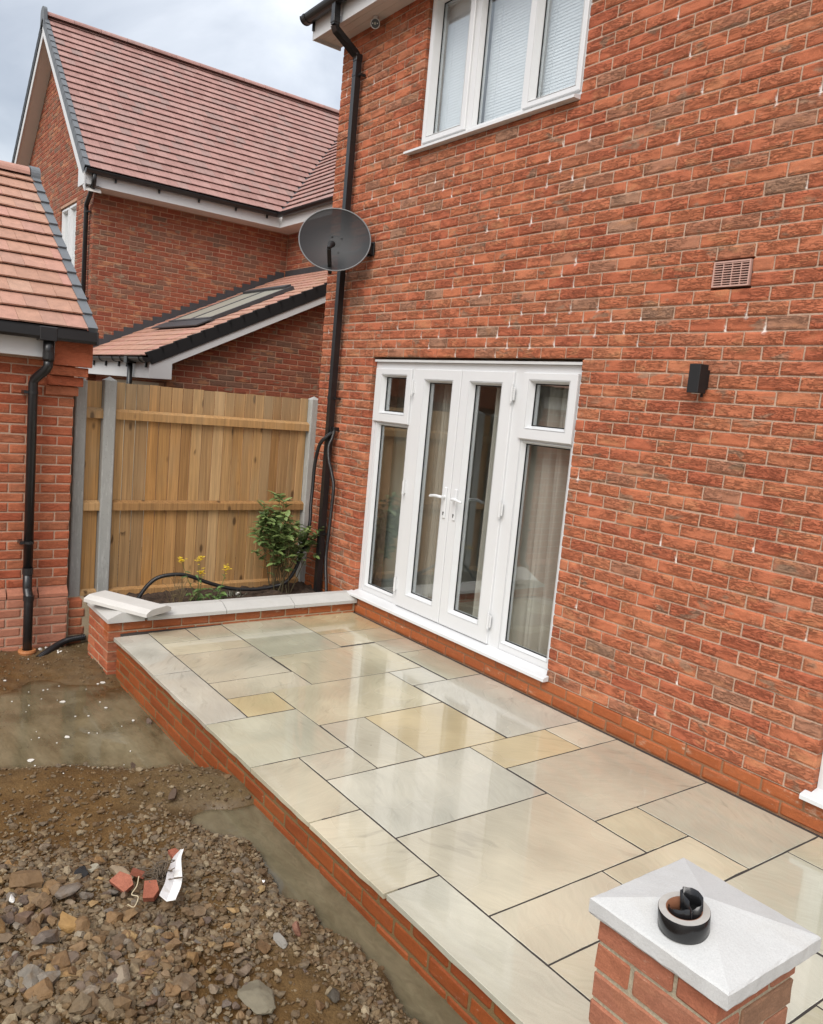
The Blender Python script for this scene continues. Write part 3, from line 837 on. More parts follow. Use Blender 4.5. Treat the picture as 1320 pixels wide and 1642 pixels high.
mb = MB(); mb.box(1.06, 5.80, -2.06, -.001, PZ - .12, PZ - .0014); mb.box(5.80, 6.14, -2.0, -.001, PZ - .12, PZ - .0014); mb.box(6.14, 7.66, -2.06, -.001, PZ - .12, PZ - .0014)
mb.box(1.0, 1.06, -2.0, -.002, PZ - .12, PZ - .0014)
mb.build('slab_bed', m_bed, patio)

# retaining wall under the patio edge
PWY = -2.104
pwall = thing('patio_wall', (1.1, PWY, -.5), 'low orange brick retaining wall under the wet patio edge', 'wall')
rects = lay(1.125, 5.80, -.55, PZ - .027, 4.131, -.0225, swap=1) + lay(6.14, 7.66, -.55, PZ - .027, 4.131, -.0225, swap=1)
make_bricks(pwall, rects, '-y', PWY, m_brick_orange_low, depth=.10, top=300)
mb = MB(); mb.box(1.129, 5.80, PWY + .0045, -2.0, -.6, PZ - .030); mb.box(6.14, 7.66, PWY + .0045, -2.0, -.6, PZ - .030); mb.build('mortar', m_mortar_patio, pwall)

# ------------------------------------------------------------------ PLANTER
planter = thing('planter_wall', (1.0, -1.1, -.5), 'low brick planter wall with pale concrete copings at the patio end', 'wall')
PX = 1.052
m_coping = None
def mat_concrete(name, col, stain=(0.30, 0.29, 0.26), amt=.5, pits=.4, sc=1.0):
    N = NT(name)
    c = N.mix(N.noise(5 * sc, 5, .6), tuple(v * .86 for v in col), tuple(min(.9, v * 1.1) for v in col))
    c = N.mix(N.rng(N.noise(3 * sc, 4, .6, .6, loc=(3, 1, 2)), .52, .72, 0, amt), c, stain)
    c = N.scale(c, N.rng(N.noise(300, 2), .3, .7, .93, 1.06, False))
    pit = N.rng(N.voro(70 * sc), .16, .05, 0, pits)
    c = N.mix(pit, c, tuple(v * .55 for v in stain))
    N.P(Base_Color=c, Roughness=.8); N.p.inputs['Specular IOR Level'].default_value = .3
    N.P(Normal=N.bump(N.m_('SUBTRACT', N.noise(120, 3), pit), .35, .003))
    return N.m
m_coping = mat_concrete('pale_coping_concrete', (0.47, 0.465, 0.44), (.40, .38, .33), .45, .15)
m_coping_new = mat_concrete('clean_coping_concrete', (0.56, 0.55, 0.52), (.50, .47, .42), .35, .1)
pr = lay(-2.150, -.004, -.475, .080, -2.155, -.07)
make_bricks(planter, [r for r in pr if r[3] > -.02], '+x', PX, m_brick_orange, depth=.10, top=60)
rects = lay(.535, PX, -.47, .080, PX - .11, -.07)
make_bricks(planter, rects, '-y', -2.150, m_brick_garage, depth=.10, top=60)
mb = MB(); mb.box(.86, PX - .006, -2.144, -.004, -.5, .078); mb.box(.535, .86, -2.144, -2.05, -.5, .078); mb.build('mortar', m_mortar_planter, planter)
def coping(L, w, lip, ridge, flat=.30, rng=None):
    """twice weathered coping, length along local x"""
    hw = w / 2
    prof = [(-hw, 0), (-hw, lip - .005), (-hw + .006, lip), (-hw * flat, ridge), (hw * flat, ridge), (hw - .006, lip), (hw, lip - .005), (hw, 0)]
    mb = MB(); mb.prism(prof, 'x', -L / 2, L / 2); return mb
ZC = .083
def put_coping(parent, cx, cy, L, rot, name='coping_stone', mat=None, w=.272):
    me = coping(L, w, .032, .074).mesh(name, mat or m_coping); recalc(me)
    return place(name, me, parent, (cx, cy, ZC), (0, 0, rot))
put_coping(planter, .955, -1.557, .628, math.pi / 2)
put_coping(planter, .955, -.935, .604, math.pi / 2)
put_coping(planter, .955, -.318, .618, math.pi / 2)
put_coping(planter, .812, -2.028, .555, 0)
loose = bpy.data.objects.new('coping_stone', None)
COL.objects.remove(loose) if loose.name in COL.objects else None
me = coping(.60, .272, .030, .050, .62).mesh('loose_coping', m_coping_new); recalc(me)
o = place('loose_coping_stone', me, None, (.925, -1.975, .160), (0, math.radians(1.5), math.radians(31)))
tag(o, 'loose white coping stone laid askew on the corner of the planter', 'coping stone')
# soil bed
mb = MB(); nx, ny = 24, 70; v = []
for j in range(ny + 1):
    for i in range(nx + 1):
        x = .10 + .73 * i / nx; y = -2.10 + 2.095 * j / ny
        v.append((x, y, .035 + .045 * mnoise.fractal(Vector((x * 5, y * 5, 3)), 1, 2, 4) + .03 * mnoise.noise(Vector((x * 22, y * 22, 1)))))
mb.add(v, [(j*(nx+1) + i, j*(nx+1) + i + 1, (j+1)*(nx+1) + i + 1, (j+1)*(nx+1) + i) for j in range(ny) for i in range(nx)])
def mat_soil():
    N = NT('dark_soil'); c = N.ramp(N.noise(28, 5, .65), [(.3, (.022, .014, .009)), (.55, (.065, .040, .025)), (.75, (.11, .075, .05))])
    N.P(Base_Color=c, Roughness=.95, Normal=N.bump(N.noise(55, 5), 1.0, .02)); return N.m
m_soil = mat_soil()
mb.build('soil_bed', m_soil, None, kind='structure', smooth=True)

# stub wall below the fence, between planter and garage
stub = thing('stub_wall', (.2, -2.17, -.5), 'short stub of brickwork under the fence post beside the garage plinth', 'wall')
make_bricks(stub, lay(-2.228, -2.105, -.345, .052, -2.233, -.245 - .0), '+x', .246, m_brick_garage, depth=.1, top=20)
mb = MB(); mb.box(.02, .240, -2.238, -2.085, -.6, .047); mb.box(.20, .2405, -2.085, -2.060, -.6, .045); mb.build('mortar', m_mortar_planter, stub)

# ------------------------------------------------------------------ FENCE
def mat_wood():
    N = NT('treated_softwood')
    r = N.rnd()
    c = N.ramp(r, [(0, (.29, .157, .062)), (.2, (.44, .242, .086)), (.38, (.34, .205, .094)), (.52, (.49, .295, .124)), (.66, (.31, .190, .090)), (.82, (.45, .237, .080)), (1, (.53, .348, .172))])
    x, y, z = N.sep(N.pos)[0:3]
    shift = N.m_('MULTIPLY', r, 19.0)
    vec = N.comb(N.m_('ADD', x, shift), y, z)
    # knots bend the grain
    kn = N.voro((8, 8, 3.4), vec=vec)
    knot = N.rng(kn, .19, .08)
    g = N.noise((42, 42, 1.3), 5, .6, .8, vec=vec)
    g2 = N.noise((130, 130, 3.5), 3, .6, .3, vec=vec)
    c = N.scale(c, N.rng(g, .25, .75, .62, 1.25, False))
    c = N.scale(c, N.rng(g2, .3, .7, .86, 1.12, False))
    c = N.mix(N.rng(N.noise((3, 3, 1.1), 3, vec=vec), .5, .72, 0, .35), c, (.36, .275, .165))
    gt = N.m_('GREATER_THAN', N.noise((6, 6, 2), 1, vec=vec, loc=(5, 5, 5)), .43)
    c = N.mix(N.m_('MULTIPLY', N.m_('MULTIPLY', knot, gt), .85), c, (.075, .040, .018))
    # slight grey-green weathering near the top
    c = N.mix(N.rng(z, 1.35, 1.85, 0, .28), c, (.33, .29, .20))
    N.P(Base_Color=c, Roughness=.72); N.p.inputs['Specular IOR Level'].default_value = .3
    N.P(Normal=N.bump(g, .35, .004)); return N.m
m_wood = mat_wood()
def mat_post():
    N = NT('grey_concrete_post')
    c = N.mix(N.noise((6, 6, 3), 5, .6), (.23, .235, .215), (.40, .405, .385))
    st = N.rng(N.noise((60, 60, 9), 4, .7), .52, .70, 0, .55)
    c = N.mix(st, c, (.50, .50, .48))
    c = N.mix(N.rng(N.voro((40, 40, 40)), .2, .05, 0, .45), c, (.13, .13, .12))
    N.P(Base_Color=c, Roughness=.85, Normal=N.bump(N.noise(90, 4), .5, .003)); return N.m
m_post = mat_post()
fence = thing('wooden_fence', (.1, -1.1, .0), 'wooden close board fence with grey concrete posts between garage and house', 'fence')
FX = .100
def post(y0, y1, ztop, zb):
    mb = MB(); x0, x1 = FX - .095, FX + .012; c = .008
    prof = [(x0, y0 + c), (x0 + c, y0), (x1 - c, y0), (x1, y0 + c), (x1, y1 - c), (x1 - c, y1), (x0 + c, y1), (x0, y1 - c)]
    mb.prism(prof, 'z', zb, ztop)
    cx, cy = (x0 + x1) / 2, (y0 + y1) / 2
    v = [(p, q, ztop) for p, q in prof] + [(cx, cy, ztop + .032)]
    mb.add(v, [(i, (i + 1) % 8, 8) for i in range(8)])
    mb.build('concrete_post', m_post, fence, fix=True)
post(-2.200, -2.112, 1.822, .048); post(-1.978, -1.880, 1.840, -.1); post(-.062, .036, 1.830, -.1)
rf = np.random.default_rng(5)
def bay(y0, y1, wid):
    y = y0; k = 0
    while y < y1 - .012:
        w = min(wid * float(rf.uniform(.9, 1.12)), y1 - y)
        if y1 - (y + w) < .03: w = y1 - y
        # feather-edge board: one edge thick, overlapping the next
        t0, t1 = .016, .009
        xf = FX - .048
        zt = 1.828 + float(rf.normal(0, .0025)); b = float(rf.uniform(0, .0035))
        mb = MB()
        mb.add([(xf, 0, .06), (xf - .010, w - .0048, .06), (xf - .010 - t1, w - .0048, .06), (xf - t0, 0, .06), (xf + b, 0, zt), (xf - .010 + b, w - .0048, zt), (xf - .010 - t1 + b, w - .0048, zt), (xf - t0 + b, 0, zt)],
               [(0, 1, 5, 4), (1, 2, 6, 5), (2, 3, 7, 6), (3, 0, 4, 7), (4, 5, 6, 7), (3, 2, 1, 0)])
        me = mb.mesh('board', m_wood, (0, 0, 0)); me.transform(Matrix.Translation((-xf, 0, 0))); recalc(me)
        place('board', me, fence, (xf, y, 0)); y += w; k += 1
bay(-2.112, -1.978, .10); bay(-1.880, -.062, .094)
for y0, y1 in ((-2.112, -1.978), (-1.880, -.062)):
    for z0, z1 in ((1.527, 1.612), (.764, .846)):
        mb = MB(); mb.prism([(FX - .046, z0), (FX - .006, z0), (FX - .006, z1 - .022), (FX - .046, z1)], 'y', y0, y1); mb.build('rail', m_wood, fence, fix=True)
    mb = MB(); mb.prism([(FX - .046, -.06), (FX + .0, -.06), (FX + .0, .075), (FX - .046, .092)], 'y', y0, y1); mb.build('gravel_board', m_wood, fence, fix=True)

# ------------------------------------------------------------------ ROOF TILES
def mat_tile(name, stops, rough=.75, wet=.0):
    N = NT(name); r = N.rnd()
    c = N.ramp(r, stops)
    c = N.scale(c, N.rng(N.noise(14, 4, .6), .3, .7, .86, 1.12, False))
    c = N.scale(c, N.rng(N.noise(150, 2), .3, .7, .88, 1.1, False))
    N.P(Base_Color=c, Roughness=rough, Normal=N.bump(N.noise(120, 3), .3, .003)); N.p.inputs['Specular IOR Level'].default_value = .35
    return N.m
m_tile_pink = mat_tile('dusty_pink_roof_tile', [(0, (.285, .158, .135)), (.3, (.33, .182, .157)), (.6, (.36, .208, .180)), (.85, (.31, .192, .168)), (1, (.27, .180, .160))])
m_tile_salmon = mat_tile('salmon_roof_tile', [(0, (.36, .195, .135)), (.35, (.40, .222, .155)), (.6, (.42, .215, .168)), (.85, (.36, .205, .152)), (1, (.42, .255, .18))])
m_verge = mat_plain('grey_verge_plastic', (.115, .125, .135), .55, .4, var=.15)
m_lead = mat_plain('dark_lead', (.045, .047, .052), .55, .5, var=.25, vs=15)
_tile_cache = {}
def tile_mesh(w, g, mat, lap=.05, t=.011, lift=.030, var=0):
    """local x along the eaves, y up the slope, z out of the roof"""
    key = (round(w, 3), round(g, 3), mat.name, var, lift)
    if key not in _tile_cache:
        r = np.random.default_rng(var + 3); j = lambda a: float(r.uniform(-a, a))
        L = g + lap; c = .0010
        z0a, z0b = lift + j(.0025), lift + j(.0025)
        v = [(c, j(.002), z0a), (w - c, j(.002), z0b), (w - c, L, .002), (c, L, .002),
             (c, .001, z0a + t), (w - c, .001, z0b + t), (w - c, L, t * .8), (c, L, t * .8)]
        f = [(4, 5, 6, 7), (0, 1, 5, 4), (1, 2, 6, 5), (3, 0, 4, 7), (3, 2, 1, 0)]
        mb = MB(); mb.add(v, f); _tile_cache[key] = (v, f, mb.mesh('roof_tile', mat))
    return _tile_cache[key]
def roof_plane(parent, origin, along, up, a0, a1, length, w, g, mat, top=300, hidden=(), clip=None, name='roof_tile', stag=.5, phase=0.0, lift=.030):
    along, up, O = Vector(along).normalized(), Vector(up).normalized(), Vector(origin)
    n = along.cross(up).normalized()
    R = Matrix((along, up, n)).transposed()
    items = []
    rows = int(math.ceil(length / g - .2))
    rr = np.random.default_rng(rows * 7 + 1)
    for i in range(rows):
        off = (stag * (i % 2)) * w + phase
        k0 = int(math.floor((a0 - off) / w)) - 1; k1 = int(math.ceil((a1 - off) / w)) + 1
        for k in range(k0, k1):
            l = off + k * w; r_ = l + w
            l, r_ = max(l, a0), min(r_, a1)
            if clip is not None:
                cl = clip(i * g + g * .5)
                l, r_ = max(l, cl[0]), min(r_, cl[1])
            if r_ - l < .02: continue
            p = O + along * l + up * (i * g)
            q = [p, p + along * (r_ - l), p + along * (r_ - l) + up * g, p + up * g]
            items.append((shown_size([tuple(c) for c in q], hidden), p, r_ - l, min(g, length - i * g)))
    order = sorted(range(len(items)), key=lambda i: -items[i][0]); single = set(i for i in order[:top] if items[i][0] > 20)
    mb = MB()
    for i, (s_, p, wd, gg) in enumerate(items):
        v, f, me = tile_mesh(wd, g, mat, lift=lift, var=int(rr.integers(0, 4)))
        if i in single: place(name, me, parent, p, R.to_euler())
        else: mb.add([tuple(p + R @ Vector(c)) for c in v], f, float(rr.uniform(.001, .999)))
    if mb.v: mb.build('roof_tiling', mat, parent, kind='stuff')
    return R

# ------------------------------------------------------------------ GARAGE
GX, GY = .245, -2.245
garage = thing('brick_garage', (0, -3.7, -.4), 'small brick garage with salmon tiled roof and black downpipe at left', 'garage')
GEND = -6.0
g_rects = lay(GEND, GY, .180, 1.95, GY - .2275, .177 - .0)
g_hidden = ()
make_bricks(garage, g_rects, '+x', GX, m_brick_garage, depth=.1, top=260)
GPX = GX + .05
make_bricks(garage, lay(GEND, GY - .005, -.50, .100, GY - .2325 + .1125, .1015), '+x', GPX, m_brick_gplinth, depth=.1, top=120, name='plinth_brick', stuff='plinth_brickwork')
mb = MB(); mb.box(GX - .3, GX - .006, GEND, GY - .005, .1, 2.15); mb.build('wall', m_mortar_garage, garage)
mb = MB(); mb.box(GX - .3, GPX - .006, GEND, GY - .008, -.6, .098); mb.build('plinth_wall', m_mortar_garage, garage)
mb = MB(); mb.box(-4.0, GX - .301, GEND, GY - .1, -.6, 2.12); mb.build('inner_wall', m_mortar_garage, garage)
# sloping plinth course
k = 0; y = GY - .007
while y > GEND:
    L = .215
    mb = MB(); mb.prism([(GX - .05, 0), (GPX, 0), (GPX, .026), (GX + .004, .073), (GX - .05, .073)], 'y', -L / 2, L / 2)
    me = mb.mesh('plinth_bevel_brick', m_brick_gplinth); recalc(me)
    if y > -4.2: place('plinth_bevel_brick', me, garage, (0, y - L / 2, .103))
    y -= .225
# corbelled bricks that carry the verge
for (z0, z1, y0, y1, ov) in ((1.694, 1.764, -2.462, -2.222, .030), (1.769, 1.840, -2.450, -2.196, .062), (1.845, 1.916, -2.438, -2.170, .094), (1.921, 2.105, -2.428, -2.150, .125)):
    mb = MB(); mb.bbox(GX - .05, GX + ov, y0, y1, z0, z1, .004); mb.build('corbel_brick', m_brick_garage, garage)
mb = MB(); mb.box(.372, .384, GEND, -2.470, 1.968, 2.14); mb.build('fascia', m_pvc_trim, garage)
mb = MB(); mb.box(.371, .386, -2.452, -2.430, 1.955, 2.10); mb.build('fascia_end', m_pvc_trim, garage)
mb = MB(); mb.box(GX, .372, GEND, -2.470, 1.966, 1.976); mb.build('soffit', m_soffit, garage)
E0 = Vector((.405, 0, 2.185)); up = Vector((-2.298, 0, 1.535)).normalized()
GL = 2.763
roof_plane(garage, E0, (0, 1, 0), (up.x, 0, up.z), GEND, -2.192, GL - .05, .165, .2125, m_tile_salmon, top=300, phase=-2.192, lift=.027)
mb = MB(); nrm = Vector((0, 1, 0)).cross(up); b = [E0 - nrm * .002, E0 + up * GL - nrm * .002]
mb.add([(b[0].x, GEND, b[0].z), (b[0].x, -2.20, b[0].z), (b[1].x, -2.20, b[1].z), (b[1].x, GEND, b[1].z), (b[1].x * 2 - b[0].x, GEND, b[0].z), (b[1].x * 2 - b[0].x, -2.2, b[0].z)], [(0, 1, 2, 3), (3, 2, 5, 4)]); mb.build('roof_underlay', m_dark, garage)
mb = MB(); mb.prism([(GX - .3, 1.9), (.24, 2.02), (b[1].x, b[1].z - .14), (b[1].x * 2 - .24, 2.02)], 'y', -2.26, -2.255); mb.build('gable_wall', m_brick_garage, garage, fix=True)
for i in range(13):
    p = E0 + up * (i * .2125); q = E0 + up * ((i + 1) * .2125 + .03)
    mb = MB()
    Rm = Matrix((Vector((0, 1, 0)), up, nrm)).transposed()
    vv = [(-.066, 0, .024), (.006, 0, .024), (.006, .24, .008), (-.066, .24, .008), (-.066, 0, .046), (.006, 0, .046), (.006, .24, .026), (-.066, .24, .026), (.006, 0, -.06), (.006, .24, -.06), (-.004, 0, -.06), (-.004, .24, -.06)]
    ff = [(4, 5, 6, 7), (0, 1, 5, 4), (3, 0, 4, 7), (2, 3, 7, 6), (5, 8, 9, 6), (8, 10, 11, 9), (1, 8, 5), (0, 1, 10), (0, 3, 11, 10)]
    mb.add([tuple(p + Vector((0, -2.140, 0)) + Rm @ Vector(c)) for c in vv], ff); mb.build('verge_tile', m_verge, garage)
rz = E0 + up * GL
def ridge_tiles(parent, x, z, y0, y1, L, r, mat, sq=.75):
    y = y0; k = 0
    while y < y1 - .02:
        e_ = min(y + L - .006, y1); n = 10; mb = MB(); v = []; f = []
        for yy, rr in ((y, r), (e_, r * .985)):
            for t in range(n + 1):
                a = math.pi * t / n
                v.append((x + rr * math.cos(a), yy, z + rr * sq * math.sin(a) - .05))
        m = n + 1
        for yy, rr in ((y, r - .016), (e_, r - .016)):
            for t in range(n + 1):
                a = math.pi * t / n
                v.append((x + rr * math.cos(a), yy, z + rr * sq * math.sin(a) - .05))
        for t in range(n):
            f.append((t, t + 1, m + t + 1, m + t)); f.append((t, 2*m + t, 2*m + t + 1, t + 1)); f.append((m + t, m + t + 1, 3*m + t + 1, 3*m + t))
        mb.add(v, f); mb.build('ridge_tile', mat, parent, fix=True); y += L; k += 1
ridge_tiles(garage, rz.x, rz.z + .03, -2.215 - .45 * 5, -2.215, .45, .125, m_tile_salmon)
mb = MB(); half_disc(mb, -2.215, -2.135, (rz.x, rz.z - .0), .138, 'y')
mb = MB(); n = 12; poly = [(rz.x + .135 * math.cos(math.pi * t / n), rz.z + .13 * .80 * math.sin(math.pi * t / n) - .02) for t in range(n + 1)]
mb.prism(poly + [(rz.x - .135, rz.z - .10), (rz.x + .135, rz.z - .10)], 'y', -2.212, -2.130); mb.build('ridge_end', m_verge, garage, fix=True)
mb = MB()
gp = [(.392, 2.125), (.392, 2.198), (.398, 2.198), (.398, 2.170), (.497, 2.170), (.497, 2.183), (.503, 2.183), (.503, 2.118), (.485, 2.098), (.41, 2.098)]
mb.prism([(p[0], p[1]) for p in gp], 'y', GEND, -2.16)
mb.bbox(.386, .508, -2.56, -2.44, 2.088, 2.188, .004)
gg = mb.build('gutter', m_black, garage, fix=True)
mb = MB(); mb.bbox(.388, .506, -2.160, -2.148, 2.092, 2.190, .003); mb.build('gutter_end', m_black, gg)
GPy = -2.56; GPxx = .325
mb = MB()
mb.tube([(.445, -2.485, 2.10), (.445, -2.485, 1.94)], .040, 14); mb.tube([(.445, -2.485, 1.96), (.445, -2.485, 1.905), (.435, -2.495, 1.88), (.335, -2.553, 1.80), (GPxx, GPy, 1.77), (GPxx, GPy, .30)], .0345, 14)
mb.tube([(GPxx, GPy, .335), (GPxx, GPy, .20), (GPxx + .008, GPy, .175), (GPxx + .055, GPy, .135), (GPxx + .06, GPy, .11), (GPxx + .06, GPy, -.36)], .0345, 14)
gdp = mb.build('downpipe', m_black, garage, smooth=True)
for (x, z, r, h) in ((GPxx, .305, .040, .05), (GPxx + .06, .11, .040, .04), (.445, 1.955, .0415, .05)):
    mb = MB(); yy = -2.485 if z > 1 else GPy; mb.tube([(x, yy, z), (x, yy, z + h)], r, 14); mb.build('pipe_socket', m_black, gdp)
for z in (1.70, .555):
    mb = MB(); mb.tube([(GPxx, GPy, z - .01), (GPxx, GPy, z + .01)], .039, 14); mb.box(GX, GPxx + .02, GPy - .065, GPy - .036, z - .012, z + .012); mb.build('pipe_clip', m_black, gdp)
m_clay = mat_plain('orange_plastic_collar', (.42, .17, .065), .5, .4, var=.2)
mb = MB(); mb.lathe([(.036, .075), (.062, .075), (.066, .060), (.060, .045), (.060, .025), (.070, .012), (.070, -.03)], (GPxx + .06, GPy, -.355), 20)
mb.build('drain_collar', m_clay, garage, fix=True, smooth=False)
# ribbed land drain beside it
def ribbed(pts, r, step=.0075, depth=.12):
    P = resample(spline(pts, 24), step); R = [r * (1 - depth * (i % 2)) for i in range(len(P))]
    mb = MB(); mb.tube(P, R, 12); return mb
hose = ribbed([(.50, -2.505, -.325), (.44, -2.43, -.30), (.32, -2.30, -.275), (.285, -2.22, -.262), (.26, -2.10, -.26)], .026).build('drain_hose', m_black, None)
tag(hose, 'short ribbed black drain hose lying beside the orange downpipe collar', 'hose')
# ------------------------------------------------------------------ NEIGHBOUR HOUSE BEHIND THE FENCE
AX, AY, WY = -6.25, -.48, 2.78
nb = thing('brick_house', (-6.25, -.48, -.4), 'neighbouring brick house with pink tiled roof and lean-to behind the fence', 'house')
HID_MAIN = [(552, -50), (552, 72), (512, 600), (500, 960), (1400, 960), (1400, -50)]
HID_FENCE = [(100, 610), (520, 648), (520, 980), (60, 960)]
HID_GAR = [(-60, 270), (60, 285), (152, 535), (152, 600), (130, 960), (-60, 1100)]
HID_LEAN = [(138, 575), (455, 440), (530, 432), (530, 500), (262, 605), (138, 600)]
PZA = .032
wa = lay(AY, WY - .004, .9, 4.62, AY - .005, PZA)
AWIN = (-8.36, -7.28, 3.52, 4.67)
def gable_keep(a, b, c, d):
    m = (a + b) / 2
    return d < 7.56 - .80 * max(0, -8.96 - m) and d < 7.56 - .974 * max(0, m + 8.96) and (m > -12.6)
wg = lay(-12.6, AX, 2.4, 7.6, AX - .2275 + .1125, PZA, [AWIN], keep=gable_keep)
ww = lay(AX + .006, -1.2, 2.4, 4.62, AX - .11, PZA)
hid = (HID_MAIN, HID_FENCE, HID_GAR, HID_LEAN)
sizes_all = []
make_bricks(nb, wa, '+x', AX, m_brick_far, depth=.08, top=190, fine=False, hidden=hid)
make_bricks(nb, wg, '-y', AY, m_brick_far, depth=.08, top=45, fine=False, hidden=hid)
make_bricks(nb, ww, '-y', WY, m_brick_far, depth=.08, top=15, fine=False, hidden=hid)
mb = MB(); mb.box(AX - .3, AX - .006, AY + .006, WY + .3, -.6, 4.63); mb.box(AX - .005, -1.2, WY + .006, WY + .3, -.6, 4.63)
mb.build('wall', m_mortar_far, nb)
mb = MB(); wall_core(mb, -12.6, AX - .302, -.6, 4.63, '-y', AY, [AWIN], rec=.006)
mb.prism([(-12.6, 4.64), (AX - .006, 4.64), (-8.96, 7.58 - .0), (-12.6, 4.72)], 'y', AY + .006, AY + .3)
mb.build('gable_wall', m_mortar_far, nb, fix=True)
hid_r = (HID_MAIN, HID_GAR)
S44 = Vector((-.7163, 0, .6977)); SL = 4.27
roof_plane(nb, (-5.845, 0, 4.835), (0, 1, 0), S44, -.665, 9.0, SL, .165, .19, m_tile_pink, top=255, hidden=hid_r, clip=lambda s: (-.665, 2.415 + s * .7163), phase=-.665)
roof_plane(nb, (0, 2.415, 4.835), (1, 0, 0), (0, .7163, .6977), -10.0, -2.2, SL, .165, .19, m_tile_pink, top=45, hidden=hid_r, clip=lambda s: (-5.845 - s * .7163, -2.2))
RZ = 4.835 + SL * .6977; RX = -5.845 - SL * .7163
mb = MB(); mb.add([(-5.845, -.69, 4.83), (-5.845, 2.4, 4.83), (RX, 5.45, RZ), (RX, -.69, RZ)], [(0, 1, 2, 3)])
mb.add([(-2.2, 2.415, 4.83), (-2.2, 5.45, RZ), (RX, 5.45, RZ), (-5.845, 2.415, 4.83)], [(0, 1, 2, 3)])
mb.add([(RX, -.69, RZ), (RX, 5.45, RZ), (-12.9, 5.45, RZ - .80 * 3.94), (-12.9, -.69, RZ - .80 * 3.94)], [(0, 1, 2, 3)])
mb.build('roof_underlay', m_dark, nb)
# left slope, seen edge on
roof_plane(nb, (-12.9, 0, RZ - .80 * (12.9 + RX)), (0, -1, 0), (.781, 0, .625), -5.4, .665, 3.94 / .781 - .02, .33, .19, m_tile_pink, top=0)
ridge_tiles(nb, RX, RZ + .055, -.70, 5.45, .45, .125, m_tile_pink)
# valley lead
mb = MB(); a = Vector((-5.845, 2.415, 4.868)); b_ = Vector((RX, 2.415 + SL * .7163, RZ + .03)); mb.quadbox(a, b_, .05, .012, (.5, -.5, .7)); mb.build('valley_strip', m_lead, nb, fix=True)
nA = Vector((0, 1, 0)).cross(S44)
def verges(parent, P0, up, nrm, along, count, g, mat, wid=.075, deep=.10, name='verge_tile', th=.022):
    """interlocking verge caps: along points away from the gable face"""
    up, nrm, along = Vector(up).normalized(), Vector(nrm).normalized(), Vector(along).normalized()
    mb = MB(); Rm = Matrix((along, up, nrm)).transposed()
    vv = [(0, 0, .026), (wid, 0, .026), (wid, g + .03, .010), (0, g + .03, .010), (0, 0, .026 + th), (wid, 0, .026 + th), (wid, g + .03, .010 + th), (0, g + .03, .010 + th),
          (0, 0, -deep), (.012, 0, -deep), (.012, g - .004, -deep), (0, g - .004, -deep)]
    ff = [(4, 5, 6, 7), (0, 1, 5, 4), (1, 2, 6, 5), (2, 3, 7, 6), (4, 7, 11, 8), (8, 11, 10, 9), (0, 4, 8, 9), (3, 0, 9, 10)]
    mb.add([tuple(Rm @ Vector(c)) for c in vv], ff); me = mb.mesh(name, mat); recalc(me)
    for i in range(count): place(name, me, parent, Vector(P0) + up * (i * g))
verges(nb, (-5.845, -.735, 4.835), S44, nA, (0, 1, 0), 22, .19, m_verge)
SLf = Vector((.781, 0, .625)); nL = Vector((-.625, 0, .781))
verges(nb, (-12.9, -.735, RZ - .80 * (12.9 + RX)), SLf, nL, (0, 1, 0), 26, .19, m_black_matt, deep=.11)
mb = MB(); n = 12; poly = [(RX + .135 * math.cos(math.pi * t / n), RZ + .06 + .10 * math.sin(math.pi * t / n)) for t in range(n + 1)]
mb.prism(poly + [(RX - .15, RZ - .16), (RX, RZ - .02), (RX + .15, RZ - .16)], 'y', -.745, -.69); mb.build('ridge_end', m_verge, nb, fix=True)
# barge boards and gable soffit
def bar(p, q, h0, h1, y0, y1):
    return [(p[0], p[1] - h0), (q[0], q[1] - h0), (q[0], q[1] - h1), (p[0], p[1] - h1)], y0, y1
eR, aP, eL = (-5.86, 4.80), (RX, RZ - .02), (-12.9, RZ - .02 - .80 * (12.9 + RX))
mb = MB()
for p, q in ((eR, aP), (eL, aP)):
    poly, y0, y1 = bar(p, q, .08, .285, -.722, -.706); mb.prism(poly, 'y', y0, y1)
mb.build('bargeboard', m_pvc_trim, nb, fix=True)
mb = MB()
for p, q in ((eR, aP), (eL, aP)):
    mb.prism([(p[0], p[1] - .262), (q[0], q[1] - .262), (q[0], q[1] - .272), (p[0], p[1] - .272)], 'y', -.705, AY - .001)
mb.build('gable_soffit', m_soffit, nb, fix=True)
mb = MB(); mb.prism([(-6.20, 4.615), (-5.868, 4.615), (-5.868, 4.80), (-6.0, 4.90), (-6.20, 5.0)], 'y', -.728, -.700); mb.box(-6.2, -5.868, -.699, AY - .002, 4.613, 4.622); mb.build('box_end', m_pvc_trim, nb, fix=True)
mb = MB(); mb.box(-5.880, -5.868, -.699, 2.42, 4.612, 4.815); mb.box(-5.880, -1.2, 2.421, 2.433, 4.612, 4.815); mb.build('fascia', m_pvc_trim, nb)
mb = MB(); mb.box(AX, -5.881, AY, WY - .001, 4.616, 4.624); mb.box(-5.881, -1.2, 2.434, WY - .001, 4.617, 4.625); mb.build('soffit', m_soffit, nb)
mb = MB(); half_round(mb, -.72, 2.38, (-5.808, 4.822), .062, 'y'); half_disc(mb, -.727, -.72, (-5.808, 4.822), .066, 'y'); half_round(mb, -5.79, -1.2, (2.358, 4.822), .062, 'x')
ng = mb.build('gutter', m_black, nb, fix=True)
for y in (-.3, .35, .98, 1.6, 2.15):
    mb = MB(); half_round(mb, y, y + .03, (-5.808, 4.822), .069, 'y', .006); mb.box(-5.862, -5.855 + .02, y + .003, y + .027, 4.715, 4.80); mb.build('gutter_bracket', m_black, ng, fix=True)
